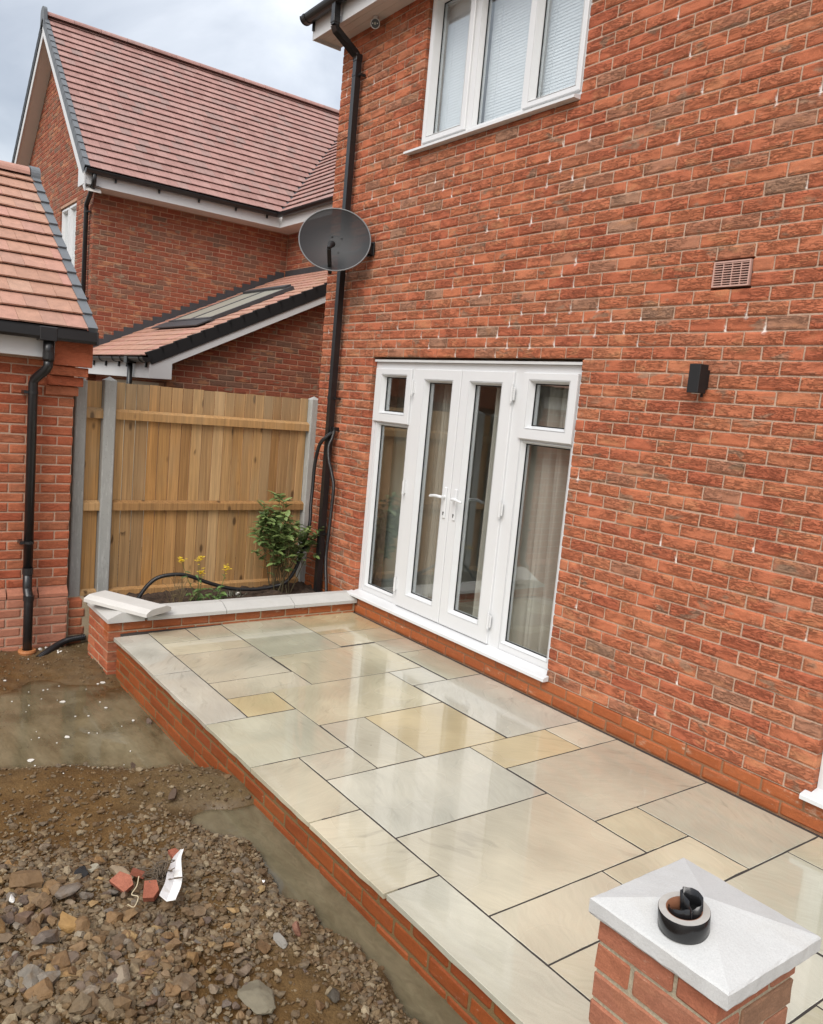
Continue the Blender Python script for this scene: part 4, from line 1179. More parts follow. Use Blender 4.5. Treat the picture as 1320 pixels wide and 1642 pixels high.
mb = MB(); mb.tube([(-5.81, -.60, 4.80), (-5.81, -.60, 4.68), (-5.84, -.60, 4.62), (-6.40, -.545, 4.44), (-6.43, -.54, 4.38), (-6.43, -.54, -.4)], .034, 12)
ndp = mb.build('downpipe', m_black, nb, smooth=True)
for z in (4.33, 3.05):
    mb = MB(); mb.tube([(-6.43, -.54, z - .012), (-6.43, -.54, z + .012)], .039, 12); mb.box(-6.38, -6.34, -.545, AY, z - .011, z + .011); mb.build('pipe_clip', m_black, ndp)
# gable window
m_glass_far = mat_glass('far_glazing', boost=2.2)
wy2 = AY + .045
mb = MB(); x0, x1, z0, z1 = AWIN
mb.box(x0, x0 + .05, wy2, wy2 + .07, z0 + .03, z1); mb.box(x1 - .05, x1, wy2, wy2 + .07, z0 + .03, z1); mb.box(x0 + .05, x1 - .05, wy2, wy2 + .07, z0 + .03, z0 + .09); mb.box(x0 + .05, x1 - .05, wy2, wy2 + .07, z1 - .06, z1); mb.box(-7.86, -7.78, wy2, wy2 + .07, z0 + .09, z1 - .06)
nw = mb.build('window_frame', m_pvc, nb)
for a, b in ((x0 + .05, -7.86), (-7.78, x1 - .05)):
    mb = MB(); ring(mb, a - .01, b + .01, z0 + .085, z1 - .055, a + .045, b - .045, z0 + .14, z1 - .11, wy2 - .022, wy2 + .05, wy2 + .03); s_ = mb.build('window_sash', m_pvc, nb)
    pane(a + .045, b - .045, z0 + .14, z1 - .11, wy2 + .03, s_, m_glass_far)
mb = MB(); mb.box(x0 + .04, x1 - .04, wy2 + .25, wy2 + .27, z0, z1); mb.build('window_curtain', mat_plain('grey_curtain', (.20, .17, .15), .9), nb)
mb = MB(); mb.prism([(AY - .05, z0), (AY - .05, z0 + .015), (wy2 + .07, z0 + .03), (wy2 + .07, z0)], 'x', x0 - .03, x1 + .03); mb.build('window_sill', m_pvc, nb, fix=True)
# lean-to
LGX, LFY = -3.05, -.36
Lz = lambda y: 2.243 + .502 * (y + .503)
lk = lambda a, b, c, d: d < Lz((a + b) / 2) - .16
ll = lay(LFY, WY - .004, 1.2, 3.9, LFY - .005, .012, keep=lk)
make_bricks(nb, ll, '+x', LGX, m_brick_far, depth=.08, top=60, fine=False, hidden=(HID_MAIN, HID_FENCE))
lf = lay(AX + .005, LGX - .005, 1.2, 1.95, LGX - .11, .012, [(-5.5, -3.25, 0, 1.86)])
make_bricks(nb, lf, '-y', LFY, m_brick_far, depth=.08, top=0, fine=False)
mb = MB(); mb.prism([(LFY + .006, -.6), (LFY + .006, Lz(LFY) - .12), (WY - .01, Lz(WY) - .12), (WY - .01, -.6)], 'x', LGX - .3, LGX - .006)
mb.box(AX, -5.51, LFY + .006, LFY + .3, -.6, 1.96); mb.box(-5.51, LGX - .301, LFY + .006, LFY + .3, 1.865, 1.96)
mb.build('lean_to_wall', m_mortar_far, nb, fix=True)
mb = MB(); mb.box(-5.5, -3.36, LFY + .05, LFY + .12, -.4, 1.862); mb.build('garden_door', mat_plain('cream_door_panel', (.52, .47, .36), .6), nb)
UL = Vector((0, .8937, .4487)); EY = -.665
roof_plane(nb, (0, EY, Lz(EY)), (1, 0, 0), UL, -6.235, -2.93, 3.82, .165, .19, m_tile_salmon, top=300 - 0, hidden=(HID_MAIN, HID_GAR), phase=-.0, name='lean_to_tile', lift=.011)
mb = MB(); mb.add([(-6.24, EY + .02, Lz(EY + .02) - .004), (-2.9, EY + .02, Lz(EY + .02) - .004), (-2.9, WY, Lz(WY) - .004), (-6.24, WY, Lz(WY) - .004)], [(0, 1, 2, 3)]); mb.build('lean_to_underlay', m_dark, nb)
nLn = Vector((1, 0, 0)).cross(UL)
verges(nb, (-2.872, EY, Lz(EY)), UL, nLn, (-1, 0, 0), 20, .19, m_black_matt, wid=.07, deep=.105, name='lean_to_verge')
mb = MB(); mb.prism([(EY + .03, Lz(EY) - .09), (EY + .03, 1.905), (-.362, 1.915), (-.362, Lz(-.362) - .21), (WY - .06, Lz(WY - .06) - .21), (WY - .06, Lz(WY - .06) - .08)], 'x', -2.898, -2.884); mb.build('lean_to_bargeboard', m_pvc_trim, nb, fix=True)
mb = MB(); mb.prism([(-.36, Lz(-.36) - .195), (WY - .06, Lz(WY - .06) - .195), (WY - .06, Lz(WY - .06) - .205), (-.36, Lz(-.36) - .205)], 'x', LGX, -2.899); mb.build('lean_to_soffit', m_soffit, nb, fix=True)
mb = MB(); mb.box(-6.24, -2.90, EY + .045, EY + .057, 1.905, 2.10); mb.box(-6.24, -2.90, EY + .058, LFY, 1.906, 1.914); mb.build('lean_to_fascia', m_pvc_trim, nb)
mb = MB(); half_round(mb, -6.24, -2.87, (EY - .012, 2.148), .055, 'x'); half_disc(mb, -2.87, -2.863, (EY - .012, 2.148), .059, 'x')
mb.box(-3.57, -3.45, EY - .075, EY + .044, 2.075, 2.155)
lg = mb.build('lean_to_gutter', m_black, nb, fix=True)
for x in (-5.9, -5.35, -4.75, -4.15, -3.80, -3.05):
    mb = MB(); half_round(mb, x, x + .035, (EY - .012, 2.148), .064, 'x', .007); mb.box(x + .004, x + .03, EY + .02, EY + .044, 2.03, 2.14); mb.build('gutter_bracket', m_black, lg, fix=True)
mb = MB(); mb.tube([(-3.51, EY - .012, 2.08), (-3.51, EY - .012, 1.2)], .034, 12); mb.build('lean_to_downpipe', m_black, nb, smooth=True)
# roof window
m_glass_sky = mat_plain('pale_roof_glass', (.27, .265, .22), .45, .5)
def on_roof(x, y, h): 
    p = Vector((x, y, Lz(y))); return p + nLn * h
SX0, SX1, SY0, SY1 = -5.35, -3.78, .46, 1.70
mb = MB()
def roof_box(mb, x0, x1, y0, y1, h0, h1):
    v = [on_roof(x, y, h) for h in (h0, h1) for x, y in ((x0, y0), (x1, y0), (x1, y1), (x0, y1))]
    mb.add(v, [(0, 3, 2, 1), (4, 5, 6, 7), (0, 1, 5, 4), (1, 2, 6, 5), (2, 3, 7, 6), (3, 0, 4, 7)])
xm = (SX0 + SX1) / 2
roof_box(mb, SX0, SX0 + .06, SY0, SY1, .02, .072); roof_box(mb, SX1 - .06, SX1, SY0, SY1, .02, .072); roof_box(mb, xm - .05, xm + .05, SY0 + .06, SY1 - .09, .02, .070)
roof_box(mb, SX0 + .06, SX1 - .06, SY0, SY0 + .06, .02, .070); roof_box(mb, SX0 + .06, SX1 - .06, SY1 - .09, SY1, .02, .100)
rw = mb.build('roof_window', m_lead, nb)
for a, b in ((SX0 + .06, xm - .05), (xm + .05, SX1 - .06)):
    mb = MB(); roof_box(mb, a, b, SY0 + .06, SY1 - .09, .035, .066); mb.build('glass_pane', m_glass_sky, rw)
mb = MB(); roof_box(mb, SX0 - .12, SX1 + .12, SY0 - .22, SY0 - .001, .045, .062); mb.build('apron_flashing', m_lead, rw)
# stepped lead against the wall
mb = MB(); s0 = .075 / .502
mb.prism([(0, -.10), (s0 + .02, -.10 + .075), (s0 + .02, .075 + .045), (0, .085)], 'x', 0, .006)
stp = mb.mesh('lead_step', m_lead); recalc(stp)
mb = MB(); mb.prism([(0, -.02), (s0 + .015, .060), (s0 + .015, .172), (0, .168)], 'x', 0, .005); stp = mb.mesh('lead_step', m_lead); recalc(stp)
y = -.56; k = 0
while y < WY - .1:
    place('lead_step', stp, nb, (AX + .003, y, Lz(y) - .0)); y += s0; k += 1
mb = MB(); mb.box(AX + .004, -2.9, WY - .012, WY - .001, Lz(WY) - .02, Lz(WY) + .10); mb.build('lead_flashing', m_lead, nb)

# ------------------------------------------------------------------ BRICK PIER WITH CAP
pier = thing('brick_pier', (5.97, -2.17, -.4), 'brick gate pier with white concrete pyramid cap in front of the patio', 'pier')
BX, BY, BTOP = 5.804, -2.336, .660
rp = np.random.default_rng(9)
for i in range(14):
    zt = BTOP - .075 * i; zb = zt - .065
    if i % 2 == 0: q = [(0, .215, 0, .1025), (.225, .3275, 0, .215), (.1125, .3275, .225, .3275), (0, .1025, .1125, .3275)]
    else: q = [(0, .1025, 0, .215), (.1125, .3275, 0, .1025), (.225, .3275, .1125, .3275), (0, .215, .225, .3275)]
    for a, b, c, d in q:
        j = lambda: float(rp.normal(0, .0012))
        x0, x1, y0, y1 = BX + a + j(), BX + b + j(), BY + c + j(), BY + d + j()
        mb = MB(); mb.bbox(0, x1 - x0, 0, y1 - y0, 0, .065, .0045)
        for vi in range(len(mb.v)):
            p = mb.v[vi]; mb.v[vi] = (p[0] + j() * .8, p[1] + j() * .8, p[2] + j() * .8)
        place('brick', mb.mesh('brick', m_brick_pier), pier, (x0, y0, zb))
mb = MB(); mb.box(BX + .006, BX + .3215, BY + .006, BY + .3215, -.5, BTOP - .001); mb.build('mortar', m_mortar_pier, pier)
cx, cy, hw = 5.976, -2.170, .190
m_cap = mat_concrete('white_cap_concrete', (.50, .505, .495), (.44, .43, .40), .35, .25, 1.6)
def pier_cap():
    z0, z1, za = BTOP + .001, BTOP + .044, BTOP + .094
    v = []; N_ = 14; c = .003
    rc = np.random.default_rng(4)
    def loop(h, z, jz=0):
        pts = []
        for s in range(4):
            a = [(-1, -1), (1, -1), (1, 1), (-1, 1)][s]; b = [(1, -1), (1, 1), (-1, 1), (-1, -1)][s]
            for k in range(N_):
                t = k / N_; pts.append((cx + h * (a[0] + (b[0] - a[0]) * t) + float(rc.normal(0, .0006)), cy + h * (a[1] + (b[1] - a[1]) * t) + float(rc.normal(0, .0006)), z + float(rc.normal(0, jz))))
        return pts
    L = [loop(hw - .004, z0), loop(hw, z0 + .006, .0015), loop(hw, z1 - .004, .0005), loop(hw - .005, z1)]
    m = 4 * N_
    for l in L: v += l
    f = [(a*m + k, a*m + (k+1) % m, (a+1)*m + (k+1) % m, (a+1)*m + k) for a in range(3) for k in range(m)]
    v.append((cx, cy, za)); top = len(v) - 1
    f += [(3*m + k, 3*m + (k+1) % m, top) for k in range(m)]
    f.append(tuple(range(m - 1, -1, -1)))
    mb = MB(); mb.add(v, f); mb.build('pier_cap', m_cap, pier)
pier_cap()
# roll of tape on the cap
tape = thing('tape_roll', (5.992, -2.277, .7225), 'roll of shiny black tape with a crumpled inner liner on the pier cap', 'tape')
m_tape = mat_plain('glossy_black_tape', (.010, .010, .011), .2, .5)
m_tape_edge = mat_plain('grey_tape_edge', (.36, .345, .32), .55, .4, var=.15, vs=60)
m_card = mat_plain('brown_card_core', (.20, .085, .045), .7, .3, var=.2)
def tp(mb): 
    return mb
mb = MB(); mb.lathe([(.0565, 0), (.0575, .001), (.0575, .048), (.0565, .049)], (0, 0, 0), 48)
o = place('tape_winding', mb.mesh('tape_winding', m_tape, smooth=True), tape, tape.location)
mb = MB(); mb.lathe([(.0405, .0492), (.0566, .0492)], (0, 0, 0), 48); mb.lathe([(.0405, -.0002), (.0566, -.0002)], (0, 0, 0), 48); recalc_me = mb.mesh('tape_edge', m_tape_edge)
place('tape_edge', recalc_me, tape, tape.location)
mb = MB(); mb.lathe([(.0405, .0002), (.0405, .0490), (.0385, .0490), (.0385, .0002), (.0405, .0002)], (0, 0, 0), 40); place('card_core', mb.mesh('card_core', m_card, smooth=True), tape, tape.location)
pts = spline([(-.039, -.006, 0), (-.018, -.022, 0), (.010, -.012, 0), (.032, .006, 0), (.030, .026, 0), (.006, .034, 0), (-.018, .024, 0), (-.016, .008, 0), (.006, .004, 0), (.030, -.016, 0)], 8)
v = []; f = []
for i, p in enumerate(pts):
    t = i / (len(pts) - 1); h = .040 + .042 * min(1, max(0, t * 2.0)) * (1 - .35 * max(0, t - .8) * 5) - .003 * math.sin(t * 9)
    v += [(p.x * 1.05, p.y * 1.05, .008), (p.x * 1.0 + .002 * math.sin(i), p.y, h)]
for i in range(len(pts) - 1): f.append((2*i, 2*i + 2, 2*i + 3, 2*i + 1))
mb = MB(); mb.add(v, f); o = place('liner_ribbon', mb.mesh('liner_ribbon', m_tape, smooth=True), tape, tape.location)
so = o.modifiers.new('thickness', 'SOLIDIFY'); so.thickness = .0012
tape.rotation_euler = (math.radians(9), 0, 0)

# ------------------------------------------------------------------ THINGS FIXED TO THE NEAR HOUSE
dish = thing('satellite_dish', (.724, -.30, 3.199), 'dark grey mesh satellite dish on the corner of the near house', 'satellite dish')
N = NT('perforated_grey_dish'); N.P(Base_Color=(.022, .023, .025), Roughness=.5); N.p.inputs['Specular IOR Level'].default_value = .3
tr = N.n('ShaderNodeBsdfTransparent'); mx = N.n('ShaderNodeMixShader'); mx.inputs[0].default_value = .07
N.t.links.new(N.p.outputs[0], mx.inputs[1]); N.t.links.new(tr.outputs[0], mx.inputs[2]); N.t.links.new(mx.outputs[0], N.out.inputs[0]); m_dish = N.m
dn = Vector((.76, -.62, .20)).normalized(); du = Vector((0, 0, 1)); dx = du.cross(dn).normalized(); dy = dn.cross(dx).normalized()
roll = math.radians(6); dx, dy = dx * math.cos(roll) - dy * math.sin(roll), dy * math.cos(roll) + dx * math.sin(roll)
Rd = Matrix((dx, dy, dn)).transposed(); DC = dish.location.copy()
A_, B_ = .308, .272
def dpt(r, a, off=0): return DC + Rd @ Vector((A_ * r * math.cos(a), B_ * r * math.sin(a), .062 * (r * r - 1) + off))
v = []; f = []; nr, na = 9, 56
for i in range(nr + 1):
    for k in range(na): v.append(dpt(i / nr if i else .001, 2 * math.pi * k / na))
for i in range(nr):
    for k in range(na): f.append((i*na + k, i*na + (k+1) % na, (i+1)*na + (k+1) % na, (i+1)*na + k))
mb = MB(); mb.add(v, f); mb.build('reflector', m_dish, dish, smooth=True)
mb = MB(); mb.tube([dpt(1.0, 2 * math.pi * k / 56) for k in range(57)], .006, 8, cap=False); mb.build('rim', mat_plain('grey_dish_rim', (.14, .145, .15), .4), dish, smooth=True)
mb = MB(); back = DC - dn * .062
for a, b in ((-.042, .045), (.042, .045), (-.042, -.085), (.042, -.085)):
    c = DC + Rd @ Vector((a, b, -.056)); mb.tube([c, c + dn * .008], .007, 8)
mb.build('bolt', m_black_matt, dish)
mb = MB(); a0 = DC + Rd @ Vector((.0, -.262, -.075)); a1 = DC + Rd @ Vector((.005, -.150, .165))
mb.quadbox(a0 - dn * .02, a1, .022, .03, dx); mb.build('feed_arm', m_black_matt, dish)
mb = MB(); l0 = a1 + Rd @ Vector((0, .012, -.035)); mb.tube([a1 + dn * .012, a1 + dn * .0 + dy * .02, l0 + dy * .05 - dn * .02], [.016, .02, .026], 14)
mb.tube([l0 + dy * .05 - dn * .02, l0 + dy * .062 - dn * .045], [.028, .028], 14); mb.build('receiver_head', m_black_matt, dish, smooth=False)
mb = MB(); c = back - dn * .035; mb.quadbox(DC + Rd @ Vector((0, .06, -.075)), DC + Rd @ Vector((0, -.10, -.075)), .13, .03, dn); mb.build('back_plate', m_black_matt, dish)
wb = Vector((.852, -.002, 3.157))
mb = MB(); mb.tube(spline([c, (.62, -.17, 3.12), (.74, -.09, 3.13), (.83, -.075, 3.16), (.85, -.05, 3.16), (.852, -.02, 3.157)], 5), .016, 10); mb.build('mast', m_steel, dish, smooth=True)
mb = MB(); mb.bbox(.80, .905, -.016, -.004, 3.10, 3.215, .002); mb.box(.815, .825, -.075, -.016, 3.11, 3.205); mb.box(.878, .888, -.075, -.016, 3.11, 3.205)
for x in (.812, .893):
    for z in (3.115, 3.2): mb.tube([(x, -.016, z), (x, -.026, z)], .007, 6)
mb.build('wall_bracket', m_black, dish)

lamp = thing('wall_lamp', (4.297, 0, 2.06), 'black box shaped wall lamp to the right of the french doors', 'lamp')
mb = MB(); mb.bbox(4.262, 4.331, -.102, -.030, 2.058, 2.211, .002); mb.build('lamp_body', m_black_matt, lamp)
mb = MB(); mb.box(4.270, 4.323, -.0295, -.003, 2.085, 2.185); mb.build('mounting_plate', m_black_matt, lamp)
mb = MB(); mb.lathe([(0, 0), (.024, 0), (.026, .003)], (4.2965, -.066, 2.0545), 20); mb.build('lens', mat_plain('lamp_lens', (.5, .5, .48), .2), lamp)
mb = MB(); mb.tube([(4.2965, -.012, 2.085), (4.2965, -.012, 2.040)], .008, 8); mb.build('cable_entry', m_black_matt, lamp)

scam = thing('security_camera', (.762, -.09, 4.99), 'small round security camera with black face and white ring under the eaves', 'camera')
cd = Vector((.70, -.66, -.27)).normalized(); cc = Vector((.745, -.075, 4.995))
def disc_tube(name, mat, a, b, r0, r1, n=24, smooth=False):
    mb = MB(); mb.tube([cc + cd * a, cc + cd * b], [r0, r1], n); mb.build(name, mat, scam, smooth=smooth)
disc_tube('camera_body', m_pvc_trim, -.035, .022, .030, .040)
disc_tube('front_face', m_black, .022, .0275, .0345, .0335)
disc_tube('lens', m_glass_sky, .0275, .030, .011, .010)
sx = cd.cross(Vector((0, 0, 1))).normalized()
for s in (-1, 1):
    mb = MB(); p = cc + sx * (.021 * s); mb.tube([p + cd * .0275, p + cd * .029], .0042, 8); mb.build('light_dot', m_pvc, scam)
mb = MB(); mb.tube([cc - cd * .02, (.735, -.070, 5.03), (.735, -.070, 5.055)], [.016, .018, .026], 12); mb.build('mount', m_pvc_trim, scam)

h1 = ribbed([(.535, -.045, 1.575), (.532, -.06, 1.50), (.525, -.085, 1.42), (.545, -.085, 1.30), (.590, -.07, 1.18), (.622, -.06, 1.06), (.607, -.055, .85), (.590, -.055, .61), (.576, -.055, .43), (.590, -.058, .30), (.630, -.065, .17), (.665, -.075, .05)], .0165, .006, .10).build('black_hose', m_black, None)
tag(h1, 'black ribbed conduit looping down on the door side of the near house downpipe', 'hose', 'black ribbed conduit')
h2 = ribbed([(.53, -.050, 1.56), (.50, -.11, 1.50), (.43, -.13, 1.42), (.355, -.12, 1.24), (.328, -.11, 1.03), (.335, -.12, .85), (.355, -.13, .66), (.33, -.17, .44), (.36, -.24, .26), (.40, -.36, .135), (.40, -.52, .094), (.40, -.70, .085), (.40, -.91, .108), (.40, -1.11, .168), (.40, -1.28, .236), (.40, -1.40, .260), (.40, -1.55, .246), (.41, -1.645, .19), (.43, -1.73, .09), (.45, -1.80, -.01)], .0175, .006, .10).build('black_hose', m_black, None)
tag(h2, 'black ribbed conduit snaking from the downpipe past the shrub and arching over the planter soil', 'hose', 'black ribbed conduit')
mb = MB(); mb.bbox(.520, .548, -.060, -.002, 1.565, 1.60, .003); mb.tube([(.534, -.055, 1.575), (.534, -.085, 1.565), (.534, -.09, 1.60)], .006, 8); hk = mb.build('pipe_hook', m_black, house)

# curtains and blind
m_curtain = None
def mat_cloth():
    N = NT('taupe_curtain'); c = N.mix(N.noise((3, 3, .6), 3), (.38, .345, .29), (.48, .44, .375)); N.P(Base_Color=c, Roughness=.95); N.p.inputs['Specular IOR Level'].default_value = .1; return N.m
m_curtain = mat_cloth()
def curtain(x0, x1, y, z0, z1, label, seed, flare=0.0, waves=None):
    rc = np.random.default_rng(seed); n = 150; m = 14; v = []
    ph = rc.uniform(0, 6.28, 4); wl = rc.uniform(.10, .16)
    for j in range(m + 1):
        t = j / m; z = z1 + (z0 - z1) * t
        for i in range(n + 1):
            u = i / n; x = x0 + (x1 - x0) * u; x += flare * t * t * (u - .3)
            k = (x1 - x0) * u / wl * 6.283
            d = .045 * math.sin(k + ph[0] + .35 * math.sin(t * 2 + ph[1])) + .018 * math.sin(2.3 * k + ph[2]) + .012 * math.sin(.5 * k + ph[3] + t)
            v.append((x, y + d * (.75 + .25 * t), z))
    f = [(j*(n+1) + i, j*(n+1) + i + 1, (j+1)*(n+1) + i + 1, (j+1)*(n+1) + i) for j in range(m) for i in range(n)]
    mb = MB(); mb.add(v, f); o = mb.build('curtain', m_curtain, None, smooth=True); tag(o, label, 'curtain')
curtain(1.50, 2.02, .26, .17, 2.3, 'pleated taupe curtain behind the left french door leaf', 1)
curtain(2.36, 3.46, .24, .17, 2.3, 'long taupe curtain behind the right french door and right side window', 2, .05)
curtain(5.3, 6.3, .40, .17, 2.3, 'taupe curtain in the doorway at the right edge of the wall', 3)
m_blind = mat_plain('white_blind_slat', (.82, .84, .86), .5, .4)
for (x0, x1, lb) in ((1.47, 1.925, 'white closed venetian blind in the left pane of the upstairs window'), (2.02, 2.548, 'white closed venetian blind in the middle pane of the upstairs window'), (2.60, 3.08, 'white closed venetian blind in the right pane of the upstairs window')):
    bl = thing('venetian_blind', ((x0 + x1) / 2, .15, 3.92), lb, 'blind', 'venetian blinds')
    mb = MB(); mb.add([(0, -.0015, 0), (x1 - x0, -.0015, 0), (x1 - x0, -.0006, .013), (x1 - x0, .0022, .0245), (0, .0022, .0245), (0, -.0006, .013)], [(0, 1, 2, 5), (5, 2, 3, 4)]); sm = mb.mesh('slat', m_blind)
    for k in range(48): place('slat', sm, bl, (x0, .150, 3.925 + k * .0218), (float(RNG.normal(0, .012)), 0, 0))
    mb = MB(); mb.box(x0, x1, .135, .165, 4.975, 5.005); mb.build('head_rail', m_blind, bl)
    mb = MB()
    for q in (.2, .8): mb.tube([(x0 + (x1 - x0) * q, .143, 3.92), (x0 + (x1 - x0) * q, .143, 4.98)], .0012, 5)
    mb.build('ladder_cord', m_blind, bl)
    mb = MB(); mb.box(x0, x1, .140, .160, 3.905, 3.918); mb.build('bottom_rail', m_blind, bl)
# ------------------------------------------------------------------ PLANTS IN THE BED
def mat_leaf(name, a, b, rough=.4):
    N = NT(name); r = N.rnd()
    c = N.mix(r, a, b)
    c = N.scale(c, N.rng(N.noise(60, 2), .3, .7, .8, 1.2, False))
    N.P(Base_Color=c, Roughness=rough); N.p.inputs['Specular IOR Level'].default_value = .45
    N.p.inputs['Subsurface Weight'].default_value = 0.0
    return N.m
m_leaf = mat_leaf('glossy_green_leaf', (.075, .125, .038), (.21, .28, .095))
m_leaf2 = mat_leaf('fresh_green_leaf', (.05, .11, .03), (.13, .21, .06), .55)
m_stem = mat_plain('brown_green_stem', (.075, .060, .030), .7, .3, var=.3)
m_yel = mat_plain('yellow_petal', (.78, .58, .03), .6, .3, var=.1)
m_dry = mat_plain('dry_straw', (.16, .125, .065), .85, .2, var=.3)
def leaf_mesh(L, W, mat, seed, fold=.25, bend=.2):
    r = np.random.default_rng(seed); v = []; f = []
    n = 4
    for i in range(n + 1):
        t = i / n; w = W * .5 * (math.sin(math.pi * min(1, t * .93 + .04)) ** .8); z = -bend * L * t * t
        v += [(-w, L * t, z + fold * w), (0, L * t, z), (w, L * t, z + fold * w)]
    for i in range(n):
        for k in (0, 1): f.append((i*3 + k, i*3 + k + 1, i*3 + k + 4, i*3 + k + 3))
    return MB().add(v, f).mesh('leaf', mat)
leaves = [leaf_mesh(.062, .027, m_leaf, 1), leaf_mesh(.052, .024, m_leaf, 2, .3, .3), leaf_mesh(.070, .030, m_leaf, 3, .2, .35), leaf_mesh(.045, .020, m_leaf, 4, .35, .1)]
shrub = thing('leafy_shrub', (.40, -.41, .06), 'leafy green shrub at the corner of the planter by the downpipe', 'shrub')
rb = np.random.default_rng(12)
nodes = []
mbs = MB()
for k in range(17):
    ang = rb.uniform(0, 2 * math.pi); lean = rb.uniform(.05, .33)
    ht = rb.uniform(.50, .90) * (1.0 if lean < .22 else .86)
    b0 = Vector((.40 + rb.uniform(-.06, .06), -.41 + rb.uniform(-.09, .09), .04))
    tip = b0 + Vector((math.cos(ang) * lean * .8, math.sin(ang) * lean * 1.15, ht))
    tip.x = max(tip.x, .17); tip.y = min(tip.y, -.07)
    mid = b0.lerp(tip, .5) + Vector((rb.uniform(-.05, .05), rb.uniform(-.05, .05), .04))
    P = spline([b0, mid, tip], 8); mbs.tube(P, [.0048 - .003 * i / (len(P) - 1) for i in range(len(P))], 5)
    for i in range(4, len(P)): nodes.append((P[i], (P[i] - P[i - 1]).normalized(), i / len(P)))
    for q in range(3):
        i = int(rb.integers(6, len(P) - 1)); a2 = rb.uniform(0, 6.28); t2 = P[i] + Vector((math.cos(a2) * .11, math.sin(a2) * .12, rb.uniform(.02, .12)))
        t2.x = max(t2.x, .17); t2.y = min(t2.y, -.06)
        S = spline([P[i], P[i].lerp(t2, .5) + Vector((0, 0, .02)), t2], 4); mbs.tube(S, .0018, 4)
        for s_ in range(1, len(S)): nodes.append((S[s_], (S[s_] - S[s_ - 1]).normalized(), .8 + .2 * s_ / len(S)))
mbs.build('stem', m_stem, shrub)
def leaf_rot(d, r):
    d = Vector(d); a = r.uniform(0, 6.28)
    out = Vector((math.cos(a), math.sin(a), r.uniform(-.25, .75))).normalized()
    y = (out + d * .35).normalized(); z = Vector((r.uniform(-.4, .4), r.uniform(-.4, .4), 1)); x = y.cross(z).normalized(); z = x.cross(y)
    return Matrix((x, y, z)).transposed()
wts = np.array([(.25 + .75 * (n[2] > .55)) * (1.0 if n[0].z > .38 else .55) for n in nodes]); wts /= wts.sum()
stuff_leaf = MB()
for k in range(1250):
    p, d, t = nodes[int(rb.choice(len(nodes), p=wts))]
    Rm = leaf_rot(d, rb); me = leaves[int(rb.integers(0, 4))]; p = p + Vector((rb.normal(0, .006), rb.normal(0, .006), rb.normal(0, .008)))
    if k < 300:
        o = place('leaf', me, shrub, p, Rm.to_euler()); s_ = float(rb.uniform(1.05, 1.65)); o.scale = (s_, s_, s_)
    else:
        s_ = float(rb.uniform(.95, 1.55))
        stuff_leaf.add([tuple(p + Rm @ (vv.co * s_)) for vv in me.vertices], [tuple(q.vertices) for q in me.polygons], float(rb.uniform(.001, .999)))
stuff_leaf.build('foliage', m_leaf, shrub, kind='stuff')

def weed(loc, label, heads, nl, seed):
    r = np.random.default_rng(seed)
    w = thing('yellow_flower', loc, label, 'flower', 'yellow flowering weeds in the planter')
    L0 = Vector(loc); lm = [leaf_mesh(.075, .032, m_leaf2, 11, .2, .5), leaf_mesh(.055, .026, m_leaf2, 12, .3, .6)]
    for (y, z, x) in heads:
        tip = Vector((x, y, z)); P = spline([L0, L0.lerp(tip, .5) + Vector((0, r.uniform(-.02, .02), .02)), tip], 8)
        MB().tube(P, [.0032 - .0018 * i / (len(P) - 1) for i in range(len(P))], 5).build('stem', m_leaf2, w)
        mb = MB()
        for q in range(30):
            c = tip + Vector((r.normal(0, .014), r.normal(0, .014), r.normal(.0, .015)))
            for s_ in range(4):
                a = s_ * math.pi / 2 + r.uniform(0, .6); u = Vector((math.cos(a), math.sin(a), .35)) * .011; s2 = Vector((-math.sin(a), math.cos(a), 0)) * .0055
                mb.add([c, c + u * .6 - s2, c + u, c + u * .6 + s2], [(0, 1, 2, 3)])
        mb.build('flower_head', m_yel, w)
        for q in range(3):
            t = r.uniform(.25, .75); p = P[int(t * (len(P) - 1))]; Rm = leaf_rot((0, 0, 1), r); o = place('leaf', lm[q % 2], w, p, Rm.to_euler()); o.scale = (.6,) * 3
    for q in range(nl):
        Rm = leaf_rot((0, 0, 1.5), r); p = L0 + Vector((r.normal(0, .03), r.normal(0, .035), abs(r.normal(.04, .04)))); o = place('leaf', lm[q % 2], w, p, Rm.to_euler()); s_ = float(r.uniform(.7, 1.25)); o.scale = (s_,) * 3
weed((.56, -1.27, .05), 'thin yellow flowering weed with two flower heads in the middle of the planter', [(-1.468, .439, .65), (-1.314, .444, .65), (-1.27, .31, .60)], 22, 3)
weed((.57, -1.12, .05), 'bushy yellow flowering weed nearest to the shrub', [(-1.071, .348, .65)], 26, 4)
dry = thing('dry_stalks', (.55, -1.40, .05), 'tangle of dry brown stalks beside the yellow flowers', 'plant')
mb = MB(); r = np.random.default_rng(8)
for k in range(26):
    b0 = Vector((.55 + r.normal(0, .03), -1.40 + r.normal(0, .05), .04)); a = r.uniform(0, 6.28); s_ = r.uniform(.03, .13)
    tip = b0 + Vector((math.cos(a) * s_, math.sin(a) * s_ * 1.4, r.uniform(.04, .24))); mid = b0.lerp(tip, .6) + Vector((0, 0, r.uniform(.02, .09)))
    mb.tube(spline([b0, mid, tip], 5), .0016, 4)
mb.build('stalk', m_dry, dry)
grey = thing('grey_weed', (.42, -.93, .06), 'low grey green weed on the soil between the flowers and the shrub', 'plant')
mb = MB(); m_greyleaf = mat_leaf('grey_green_leaf', (.10, .11, .075), (.20, .20, .15), .8)
